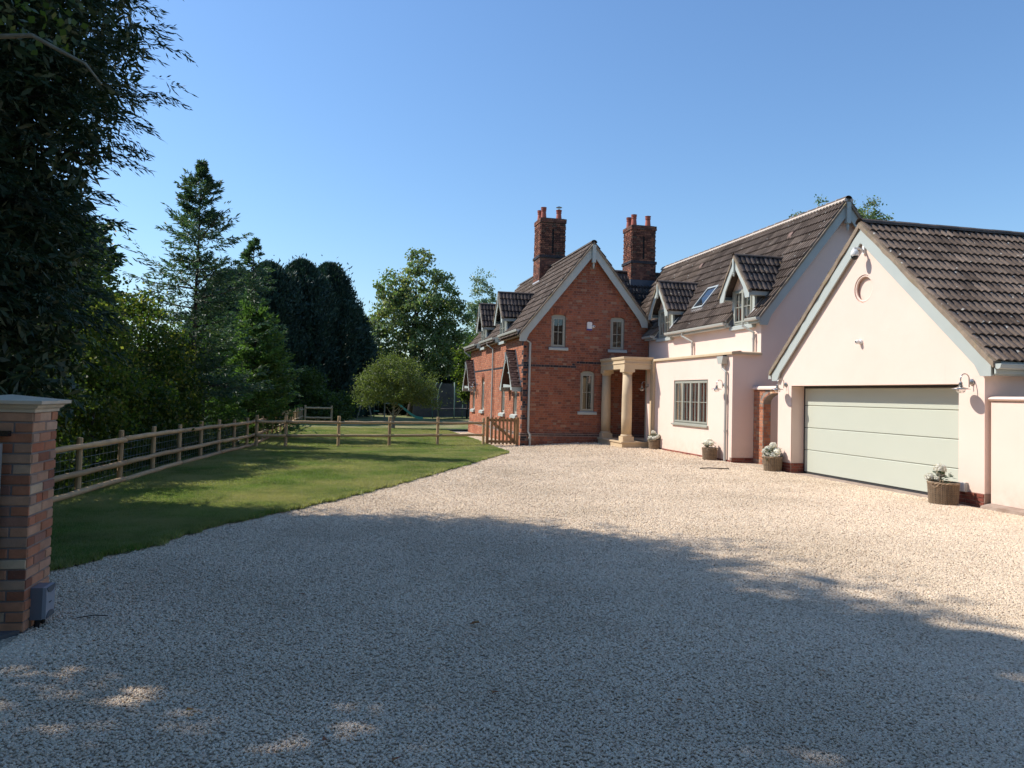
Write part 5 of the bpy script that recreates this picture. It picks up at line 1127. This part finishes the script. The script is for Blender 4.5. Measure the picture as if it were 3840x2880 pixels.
def conifer(name, label, x, y, h, rad, nb=160, tw=14, k=5, leaf=(.16, .045), mat=None, droop=.5, up=.25, z0=.1, rmin=.0, seed=0, group=None, zt=None, tr=.16, dense=1.0, side=None, curl=.4, flat=.35, fexp=.9):
    """rad(f) radius at height fraction f; each branch is a curved limb with side sprays of narrow leaf quads"""
    rg = np.random.default_rng(seed); g = G(x, y); t = thing(name, (x, y, g), label, 'tree', group)
    trunk(t, x, y, h * .985, tr, BARK, seed=seed)
    f = z0 + (1 - z0) * rg.random(nb) ** fexp; f = np.sort(f); az = rg.uniform(0, 2 * PI, nb)
    if side is not None: az = np.where(rg.random(nb) < side[2], rg.normal(side[0], side[1], nb), az)
    L = np.array([rad(v) for v in f]) * rg.uniform(.62, 1.12, nb) + rmin
    e0 = up + (f - .5) * .5 + rg.normal(size=nb) * .12
    T = rg.uniform(.12, 1.0, (nb, tw)) ** .75; T[:, 0] = 1.0
    hd = np.stack([np.cos(az), np.sin(az)], 1)
    def at(tt):
        r_ = L[:, None] * tt; z = g + h * f[:, None] + L[:, None] * (np.tan(e0)[:, None] * tt - droop * tt ** 2 * .6 + curl * .35 * np.maximum(tt - .6, 0) ** 1.5)
        return np.stack([x + hd[:, 0:1] * r_, y + hd[:, 1:2] * r_, z], -1)
    B = at(T); Bd = at(np.minimum(T + .03, 1.05)) - B; Bd /= np.linalg.norm(Bd, axis=-1, keepdims=True) + 1e-9
    sgn = np.where(rg.random((nb, tw)) < .5, -1, 1); sidev = np.stack([-hd[:, 1], hd[:, 0], np.zeros(nb)], 1)[:, None, :] * sgn[..., None]
    tl = (.30 * L[:, None] * (1.05 - T) + .22 * np.minimum(1, L[:, None])) * rg.uniform(.6, 1.2, (nb, tw)) * dense
    w = rg.uniform(.35, 1.1, (nb, tw))[..., None]; w[:, 0] = .1
    Td = Bd + sidev * w + rg.normal(size=(nb, tw, 3)) * .14; Td[..., 2] -= .10; Td /= np.linalg.norm(Td, axis=-1, keepdims=True)
    q = (np.arange(k) + rg.random((nb, tw, k))) / k
    P_ = B[:, :, None] + Td[:, :, None] * (tl[:, :, None] * q)[..., None]; P_[..., 2] -= (.35 * droop * tl[:, :, None] * q ** 2)
    P_ = P_ + rg.normal(size=P_.shape) * .012 * h / 8
    D = Td[:, :, None] + rg.normal(size=P_.shape) * flat; D[..., 2] -= .18; D = D.reshape(-1, 3); D /= np.linalg.norm(D, axis=1, keepdims=True); P_ = P_.reshape(-1, 3); n = len(P_)
    S = perp(D); LL = leaf[0] * rg.uniform(.6, 1.3, n); WW = leaf[1] * rg.uniform(.7, 1.3, n)
    var = np.clip(np.repeat(rg.random(nb), tw * k) * .6 + rg.random(n) * .4, 0, 1)
    if zt: keep = P_[:, 2] < zt; P_, D, S, LL, WW, var = P_[keep], D[keep], S[keep], LL[keep], WW[keep], var[keep]
    quads('crown', P_, D, S, LL, WW, mat, t, var)
    mb = MB()
    sel = range(0, nb, max(1, nb // 70))
    tt = np.array([0, .3, .6, .9])[None].repeat(nb, 0); Q = at(tt)
    for b in sel: mb.tube(Q[b], [.035 * h / 10 * (1 - .25 * j) for j in range(4)], 4)
    mb.build('limbs', BARK, t); return t
def broad(name, label, x, y, lobes, clumps=140, per=90, leaf=(.12, .08), mat=None, size=.45, seed=0, th=3, tr=.12, nb=8, bark=None, group=None, cat='tree', shell=.55, upb=.0, droop=.25, lean=(0, 0), gaps=True):
    """lobes: (dx, dy, z, rx, ry, rz) ellipsoids filled near their surface with leaf clumps"""
    rg = np.random.default_rng(seed); g = G(x, y); t = thing(name, (x, y, g), label, cat, group)
    if tr: trunk(t, x, y, th, tr, bark or BARK, nb=nb, rad=max(l[3] for l in lobes) * .8, seed=seed, lean=lean)
    vol = np.array([l[3] * l[4] + l[3] * l[5] for l in lobes]); pk = rg.choice(len(lobes), clumps, p=vol / vol.sum()); lb = np.array(lobes)[pk]
    u = unit(clumps, rg); r_ = rg.uniform(shell, 1.0, (clumps, 1)) ** .7
    C_ = np.array([x, y, g]) + lb[:, :3] + u * lb[:, 3:] * r_
    cs = size * rg.uniform(.5, 1.3, clumps); m = per
    d = rg.normal(size=(clumps, m, 3)) * np.array([1, 1, .62]) * cs[:, None, None] * .55
    P_ = (C_[:, None] + d).reshape(-1, 3); P_ = P_[P_[:, 2] > g + .03]; n = len(P_)
    D = unit(n, rg); D[:, 2] -= droop; D /= np.linalg.norm(D, axis=1, keepdims=True); S = perp(D)
    quads('crown' if tr else 'foliage', P_, D, S, leaf[0] * rg.uniform(.6, 1.25, n), leaf[1] * rg.uniform(.7, 1.2, n), mat, t, np.clip(np.repeat(rg.random(clumps), m)[:n] * .55 + rg.random(n) * .45, 0, 1))
    return t
def core(t, x, y, h, rf, mat, n=9000, z0=.02, seed=0, leaf=(.34, .16), fr=(.25, .72)):
    "dark inner foliage that closes the crown"
    rg = np.random.default_rng(seed + 900); g = G(x, y); f = z0 + (1 - z0) * rg.random(n); w = rg.uniform(0, 6.283, n); rr = np.array([rf(v) for v in f]) * rg.uniform(fr[0], fr[1], n)
    P_ = np.column_stack([x + rr * np.cos(w), y + rr * np.sin(w), g + f * h]); D = unit(n, rg); D[:, 2] -= .3; D /= np.linalg.norm(D, axis=1, keepdims=True)
    quads('inner_foliage', P_, D, perp(D), leaf[0] * rg.uniform(.6, 1.3, n), leaf[1] * rg.uniform(.6, 1.3, n), mat, t, rg.random(n) * .5)
# the giant cypress at the left edge and its neighbours that shade the drive (their stems stand left of the picture)
ra = lambda f: 2.0 + .7 * sstep(f, .45, .70) - 2.7 * sstep(f, .72, 1.0)
t = conifer('cypress_tree', 'huge dark cypress filling the upper left corner behind the fence', -5.15, 11.3, 9.4, ra, nb=800, tw=21, k=8, leaf=(.115, .021), mat=CYP, droop=.5, up=.34, z0=.24, seed=3, tr=.30, side=(-.4, 1.0, .35), curl=.25, flat=.28)
core(t, -5.15, 11.3, 9.4, ra, CYP, 42000, z0=.14, seed=1, leaf=(.20, .055), fr=(.3, .85))
rb = lambda f: 2.6 + .3 * sstep(f, .1, .5) - 2.7 * sstep(f, .68, 1)
t = conifer('cypress_tree', 'tall dark cypress leaning over the left edge of the picture', -8.2, 10.9, 14.2, rb, nb=290, tw=13, k=6, leaf=(.26, .06), mat=CYP, droop=.4, up=.3, z0=.06, seed=4, tr=.3, group='cypresses shading the drive')
core(t, -8.2, 10.9, 14.2, rb, CYP, 5000, seed=2, leaf=(.5, .3))
for i, (x, y, h) in enumerate(((-8.2, 7.4, 13.8), (-8.0, 4.0, 13.6), (-7.4, .4, 13.0))):
    broad('shade_tree', ['broadleaf tree nearest the leaning cypress, shading the drive', 'broadleaf tree beside the entrance gate, shading the front of the drive', 'broadleaf tree by the road, shading the entrance'][i], x, y, [(0, 0, h * .60, 3.3, 3.0, h * .38), (.5, 0, h * .8, 2.4, 2.4, h * .19)], (420, 430, 420)[i], 56, (.22, .16), OLIV, (.52, .54, .66)[i], 80 + i, th=h * .75, tr=.3, nb=10, group='trees beside the entrance gate')
rh = thing('roadside_hedge', (2, -8, 0), 'tall roadside hedge behind the entrance', 'hedge')  # hedge added behind the camera to keep sky light off the drive
n = 16000; x_ = RNG.uniform(-14, 20, n); z_ = RNG.random(n) ** .9 * (10.5 + 1.2 * np.sin(x_ * .6) + np.sin(x_ * 1.7)) * .62; P_ = np.column_stack([x_, -7 + RNG.uniform(-1.0, 1.0, n) - .1 * z_, z_]); D = unit(n); quads('foliage', P_, D, perp(D), RNG.uniform(.4, .9, n), RNG.uniform(.3, .6, n), OLIV, rh, kind='stuff')
# the lichened bare branch hanging into the picture from the first of them
sh = bpy.data.objects['shade_tree']
mb = MB(); mb.tube([(-4.6, 7.6, 4.6), (-3.6, 7.2, 4.55), (-2.95, 6.95, 4.50), (-2.55, 6.85, 4.52), (-2.28, 6.80, 4.38), (-2.12, 6.76, 4.30), (-1.98, 6.72, 4.13)], [.04, .03, .022, .018, .015, .012, .008], 7); mb.build('bare_branch', BARKG, sh, smooth=True)
rg = np.random.default_rng(5); n = 90; P_ = np.column_stack([rg.uniform(-2.9, -2.25, n), rg.uniform(6.8, 7.3, n), rg.uniform(4.52, 4.95, n) ]); D = unit(n, rg); D[:, 2] -= .6; D /= np.linalg.norm(D, axis=1, keepdims=True)
quads('overhanging_leaves', P_, D, perp(D), np.full(n, .075), np.full(n, .06), OLIV, sh)
for i, (x, y, h) in enumerate(((-7.6, 18.2, 6.4), (-7.3, 21.4, 6.6))):  # two hidden trees added to throw dappled shade on the lawn
    broad('hedge_tree', ['broadleaf tree hidden behind the huge cypress, shading the near lawn', 'broadleaf tree behind the yellow-green maple, shading the lawn'][i], x, y, [(0, 0, h * .62, 1.5, 1.8, h * .36)], 150, 56, (.12, .09), OLIV, .42, 120 + i, th=h * .75, tr=.12, nb=8)
# hedge line behind the fence, left to right
broad('field_maple', 'yellow-green backlit bushy maple behind the left fence beneath the pointed conifer', -4.6, 18.6, [(0, .3, 2.4, 1.0, 1.3, 1.5), (-.7, -.3, 1.9, .9, 1.2, 1.6), (.3, 1.4, 1.8, .9, 1.0, 1.5), (.5, -.6, 1.0, .7, .9, .9)], 330, 60, (.085, .07), LIME, .34, 101, th=3.2, tr=.07, nb=14)
broad('hedge_bush', 'dark green bush right behind the fence near the brick pillar', -4.9, 14.2, [(0, 0, 1.2, .8, 1.6, 1.1), (-.5, .4, 2.1, .9, 1.4, 1.1)], 170, 70, (.08, .055), OLIV, .36, 102, th=2, tr=.05, nb=8, cat='bush')
broad('hedge_bush', 'olive bush with bright backlit leaves behind the middle of the left fence', -4.7, 16.4, [(0, 0, 1.3, .8, 1.3, 1.3), (-.3, .2, 2.5, .8, 1.1, .9)], 200, 66, (.08, .06), LIME, .33, 103, th=2.4, tr=.05, nb=8, cat='bush')
broad('hedge_bush', 'dense low green bush between the maple and the bright conifer', -4.3, 20.9, [(0, 0, 1.2, .9, 1.3, 1.3), (-.2, .6, 2.2, .8, 1.0, 1.0)], 200, 66, (.085, .06), OLIV, .36, 104, th=2.4, tr=.05, nb=8, cat='bush')
conifer('pointed_conifer', 'blue-green pointed conifer rising above the hedge against the sky', -3.95, 22.3, 7.95, lambda f: max(.03, min(2.0, 3.3 * (1 - f) ** .85) * (.74 + .26 * math.sin(f * 37))), nb=380, tw=13, k=6, leaf=(.13, .034), mat=CONI, droop=.10, up=.22, z0=.2, seed=7, tr=.09, curl=1.3, fexp=1.45)
conifer('spindly_conifer', 'thin dark conifer leader right of the pointed conifer', -3.3, 29.5, 7.3, lambda f: max(.05, 2.3 * (1 - f) ** .8), nb=200, tw=11, k=6, leaf=(.15, .045), mat=CONI, droop=.15, up=.2, z0=.05, seed=8, tr=.1)
conifer('dark_conifer', 'dark conifer standing behind the maple left of the pointed conifer', -7.2, 24, 6.3, lambda f: 1.7 * (1 - f * .75), nb=240, tw=12, k=6, leaf=(.2, .07), mat=CONI, droop=.2, up=.3, seed=9, tr=.12)
conifer('bright_conifer', 'feathery bright green conifer at the end of the left fence', -3.0, 28.2, 4.4, lambda f: 1.35 * (1 - f) ** .55 + .12, nb=320, tw=13, k=6, leaf=(.15, .05), mat=THUJ, droop=.05, up=.45, z0=.02, seed=10, tr=.08, curl=.8)
conifer('bright_conifer', 'smaller fresh green conifer left of the feathery one behind the fence', -4.1, 25.0, 3.7, lambda f: 1.2 * (1 - f) ** .5 + .1, nb=240, tw=12, k=6, leaf=(.14, .05), mat=THUJ, droop=.05, up=.45, z0=.02, seed=11, tr=.07)
def columnar(name, label, x, y, h, r, seed, mat=CYPD, n=26000, leaf=(.26, .09), group=None):
    "dense clipped-looking cypress column: upright sprays over a lumpy body"
    rg = np.random.default_rng(seed); g = G(x, y); t = thing(name, (x, y, g), label, 'tree', group); trunk(t, x, y, h * .9, .16, BARK, seed=seed)
    f = rg.random(n) ** .85; w = rg.uniform(0, 2 * PI, n); ph = rg.uniform(0, 6, 4)
    rr = r * (np.clip(1 - (np.maximum(f - .5, 0) / .5) ** 2.6, 0, 1) ** .6 * (f > .5) + (.85 + .15 * f / .5) * (f <= .5)); rr = rr * (.84 + .13 * np.sin(3 * w + ph[0] + f * 5) + .12 * np.sin(7 * w + ph[1] - f * 13) + .09 * np.sin(13 * w + f * 23 + ph[2]))
    rr = rr * rg.uniform(.80, 1.05, n); P_ = np.column_stack([x + rr * np.cos(w), y + rr * np.sin(w), g + f * h])
    D = np.column_stack([np.cos(w) * .55, np.sin(w) * .55, np.full(n, .8)]) + rg.normal(size=(n, 3)) * .35; D /= np.linalg.norm(D, axis=1, keepdims=True)
    quads('crown', P_, D, perp(D), leaf[0] * rg.uniform(.6, 1.5, n), leaf[1] * rg.uniform(.7, 1.3, n), mat, t, np.clip(.5 + .25 * np.sin(5 * w + f * 17) + rg.normal(size=n) * .2, 0, 1))
    m = 95; u = unit(m, rg); u[:, 2] = np.abs(u[:, 2]); C_ = np.array([x, y, g + h * .56]) + u * np.array([r * .96, r * .96, h * .405]) + np.column_stack([np.zeros(m), np.zeros(m), -rg.random(m) ** 2 * h * .4]); k = 170
    d = rg.normal(size=(m, k, 3)) * np.array([.2, .2, .34]) * rg.uniform(.6, 1.35, (m, 1, 1)); P2 = (C_[:, None] + d).reshape(-1, 3); D2 = rg.normal(size=P2.shape) * .5 + np.repeat(u, k, 0) * .5; D2[:, 2] += .6; D2 /= np.linalg.norm(D2, axis=1, keepdims=True)
    quads('outer_sprays', P2, D2, perp(D2), leaf[0] * rg.uniform(.6, 1.3, len(P2)), leaf[1] * rg.uniform(.6, 1.2, len(P2)), mat, t, np.clip(np.repeat(rg.random(m), k) * .7 + rg.random(len(P2)) * .3, 0, 1)); return t
GR = 'tall dark cypresses behind the far end of the lawn'
for (lb, x, y, h, r_, sd_, n_) in (('dark cypress at the left of the far row, behind the thin conifer', -6.5, 47.5, 8.7, 2.1, 21, 16000), ('dark cypress second from the left in the far row', -4.6, 49.5, 9.6, 2.1, 25, 20000), ('broad dark cypress in the middle of the far row', -2.75, 51.3, 10.15, 2.1, 22, 24000),
        ('broad dark cypress at the tall right end of the far row', -1.1, 54, 10.5, 2.05, 23, 24000), ('lower dark cypress sloping down towards the sky gap', .15, 56, 8.3, 1.8, 24, 18000), ('lowest dark cypress at the sky gap', .9, 58, 6.3, 1.5, 26, 14000)):
    columnar('dark_cypress', lb, x, y, h, r_, sd_, group=GR, n=n_)
broad('laurel_bush', 'low dark bush under the far row of cypresses beside the short fence', -.6, 47.6, [(0, 0, 1.0, 1.5, 1.0, 1.2), (-1.9, .5, 1.7, 1.6, 1, 1.9), (-4, .5, 2, 1.6, 1, 2.1)], 260, 60, (.16, .10), OLIV, .5, 31, th=1.6, tr=.06, nb=5, cat='bush')
# chestnut, apple tree, far trees
broad('chestnut_tree', 'tall spreading horse chestnut tree behind the apple tree', 5.6, 62, [(0, 0, 11.9, 1.3, 1.4, 2.0), (1.8, 0, 10.4, 1.5, 1.4, 1.7), (-1.7, 0, 10.2, 1.6, 1.4, 1.6), (0, 0, 8.6, 3.3, 2.6, 2.2), (2.9, -.3, 8.2, 1.6, 1.6, 1.6), (-2.7, 0, 7.4, 1.5, 1.6, 1.9), (.6, 0, 5.4, 3.7, 2.4, 2.6), (-3.1, -.2, 4.9, 1.3, 1.2, 1.5), (3.4, 0, 5.6, 1.4, 1.4, 2.0)], 430, 56, (.28, .17), CHES, .52, 41, th=11, tr=.34, nb=30, shell=.30, droop=.5)
broad('apple_tree', 'small round apple tree on the lawn beyond the cross fence', 2.72, 40.9, [(0, 0, 2.85, 1.35, 1.3, 1.05), (-1.0, 0, 2.3, .95, 1.0, .75), (1.25, .1, 2.2, 1.15, 1.0, .85), (.1, -.5, 2.0, 1.3, .9, .7), (-1.45, .2, 1.6, .6, .6, .5), (1.95, 0, 1.6, .6, .6, .5)], 330, 66, (.10, .055), APPL, .38, 42, th=1.75, tr=.12, nb=14, bark=BARKG, shell=.45)
broad('poplar_tree', 'pale airy poplar right of the chestnut, above the brick house dormers', 14.2, 80, [(0, 0, 12.2, 1.2, 1.2, 2.9), (-.5, 0, 9.5, 1.5, 1.4, 2.6), (1.0, 0, 10.5, 1.0, 1, 2.0), (0, 0, 6.5, 2.2, 2, 2.4)], 170, 50, (.24, .15), POPL, .55, 43, th=13, tr=.16, nb=30, shell=.2)
for i, (x, y, w, z) in enumerate(((1.0, 66, 3.0, 3.6), (4.6, 67, 3.2, 4.6), (8.8, 66, 3.2, 5.8), (12.6, 70, 3.4, 7.0), (16.6, 72, 3.6, 8.5), (-2.5, 60, 3.0, 5.2))):
    broad('boundary_tree', ['low dark boundary tree below the sky gap', 'dark tree under the chestnut crown', 'dense dark tree right of the chestnut trunk', 'dark green tree just left of the near dormer', 'deep green tree half hidden behind the brick house roof', 'dark tree behind the far cypress row'][i], x, y, [(0, 0, z * .55, w * .8, w * .6, z * .5), (w * .3, 0, z * .4, w * .6, w * .6, z * .4), (-w * .4, 0, z * .35, w * .6, w * .6, z * .35)], 200, 60, (.30, .2), (OLIV if i % 2 else CYPD), .75, 50 + i, th=z * .7, tr=.2, nb=6, group='boundary trees beyond the garden')
broad('yellow_bush', 'yellow-green shrub just left of the far dormer', 9.0, 55.5, [(0, 0, 4.4, .9, .8, 1.3), (.4, 0, 2.6, 1.3, 1, 1.5)], 120, 55, (.2, .13), LIME, .45, 57, th=3.4, tr=.08, nb=6, cat='bush')
broad('birch_tree', 'airy treetop showing above the ridge of the rendered house', 29.6, 41, [(0, 0, 12.4, 2.7, 2, 1.4), (-1.6, 0, 13.2, .9, .8, 1.0), (1.5, 0, 13.3, .9, .8, 1.2), (-3.0, 0, 12.3, .9, .8, .8), (3.0, 0, 12.2, .6, .5, 1.2), (.3, 0, 13.6, .7, .6, .7)], 130, 60, (.17, .10), CHES, .33, 58, th=11.6, tr=.2, nb=16, shell=.3)
hd_ = thing('boundary_hedge', (0, 74, 0), 'long dark hedge closing the garden behind all the far trees', 'hedge')
n = 42000; x_ = RNG.uniform(-24, 26, n); P_ = np.column_stack([x_, 73.5 + RNG.uniform(-.9, .9, n), RNG.random(n) ** .8 * (3.8 + .6 * np.sin(x_ * .7) + .4 * np.sin(x_ * 1.9))]); D = unit(n); quads('foliage', P_, D, perp(D), RNG.uniform(.3, .6, n), RNG.uniform(.2, .35, n), CYPD, hd_, kind='stuff')
MB().box(-24, 26, 73.0, 74.0, -.4, 3.4).build('hedge_core', BARK, hd_)
sd_h = thing('field_hedge', (-9.3, 20, 0), 'deep dark hedge behind the trees along the left fence', 'hedge')
n = 42000; y_ = RNG.uniform(6, 62, n); P_ = np.column_stack([-9.0 + RNG.uniform(-.7, .7, n) + .10 * np.maximum(y_ - 30, 0), y_, RNG.random(n) ** .8 * (2.5 + .4 * np.sin(y_ * .9))]); D = unit(n); quads('foliage', P_, D, perp(D), RNG.uniform(.2, .4, n), RNG.uniform(.12, .22, n), OLIV, sd_h, kind='stuff')
n = 9000; y_ = RNG.uniform(8, 34, n); x_ = np.array([fx(v) for v in y_]) - .35 - RNG.uniform(0, 1.2, n); D = unit(n); D[:, 2] = np.abs(D[:, 2]); P_ = np.column_stack([x_, y_, gz(x_, y_) + RNG.random(n) ** 2 * .55]); quads('undergrowth', P_, D, perp(D), RNG.uniform(.08, .2, n), RNG.uniform(.03, .07, n), OLIV, None, kind='stuff')
# garden behind: wall, slide, play frame, trampoline poles, cable
fw = thing('garden_boundary_wall', (8, 58, 0), 'dark boundary wall behind the curved net poles, left of the brick house', 'wall'); MB().box(5.5, 16, 60.2, 60.4, -.3, 2.5).build('wall', WALLD, fw)
sl_ = thing('garden_slide', (4.4, 50, 0), 'green plastic garden slide beside the apple tree trunk', 'slide')
mb = MB(); c0 = [(3.30, 1.25), (3.55, 1.15), (4.0, .78), (4.4, .46), (4.75, .26), (5.05, .20), (5.2, .20)]
for (xa, za_), (xb_, zb_) in zip(c0, c0[1:]): 
    mb.obox((xa, 49.8, za_ - .2), (xb_ - xa, 0, zb_ - za_), (0, .45, 0), (0, 0, .04)); mb.obox((xa, 49.76, za_ - .2), (xb_ - xa, 0, zb_ - za_), (0, .04, 0), (0, 0, .16)); mb.obox((xa, 50.25, za_ - .2), (xb_ - xa, 0, zb_ - za_), (0, .04, 0), (0, 0, .16))
mb.build('chute', SLIDEM, sl_)
pf = thing('play_frame', (2.6, 50, 0), 'dark timber play frame with swing posts left of the green slide', 'play frame')
for (xa, xb_) in ((3.35, 3.35), (2.75, 2.75), (1.5, 1.0), (1.5, 2.0)): mb = MB(); mb.tube([(xb_, 50, -.2), (xa, 50, 1.9)], .05, 6); mb.build('post', BARKG, pf)
mb = MB(); mb.tube([(1.5, 50, 1.85), (3.35, 50, 1.85)], .05, 6); mb.build('beam', BARKG, pf); MB().box(2.7, 3.4, 49.6, 50.4, .95, 1.02).build('platform', BARKG, pf)
for x in (2.1, 2.35): mb = MB(); mb.tube([(x, 50, 1.85), (x, 50, .5)], .01, 3); mb.build('swing_rope', BARKG, pf)
MB().box(2.05, 2.4, 49.9, 50.1, .45, .5).build('swing_seat', SLIDEM, pf)
NETP = simple('faded_green_pole', (.16, .24, .19), (.10, .16, .13), 8, .6)
tp = thing('trampoline', (7.9, 54.5, 0), 'trampoline with curved green net poles left of the brick house', 'trampoline')
mb = MB(); mb.tube([(7.9 + 1.5 * math.cos(w), 55.6 + 1.5 * math.sin(w), .62) for w in [2 * PI * i / 24 for i in range(25)]], .04, 6); mb.build('ring', RUBBER, tp)
MB().lathe([(0, 0), (1.45, 0), (1.45, .01), (0, .01)], (7.9, 55.6, .6), 24).build('mat', RUBBER, tp)
for i in range(5):
    w = 2 * PI * i / 5 + .9; cx_, cy_ = 7.9 + 1.5 * math.cos(w), 55.6 + 1.5 * math.sin(w); ox, oy = math.cos(w), math.sin(w)
    mb = MB(); mb.tube([(cx_, cy_, -.1), (cx_ + ox * .05, cy_ + oy * .05, .7), (cx_ + ox * .12, cy_ + oy * .12, 1.4), (cx_ - ox * .05, cy_ - oy * .05, 2.1), (cx_ - ox * .3, cy_ - oy * .3, 2.5)], .045, 6); mb.build('net_pole', NETP, tp, smooth=True)
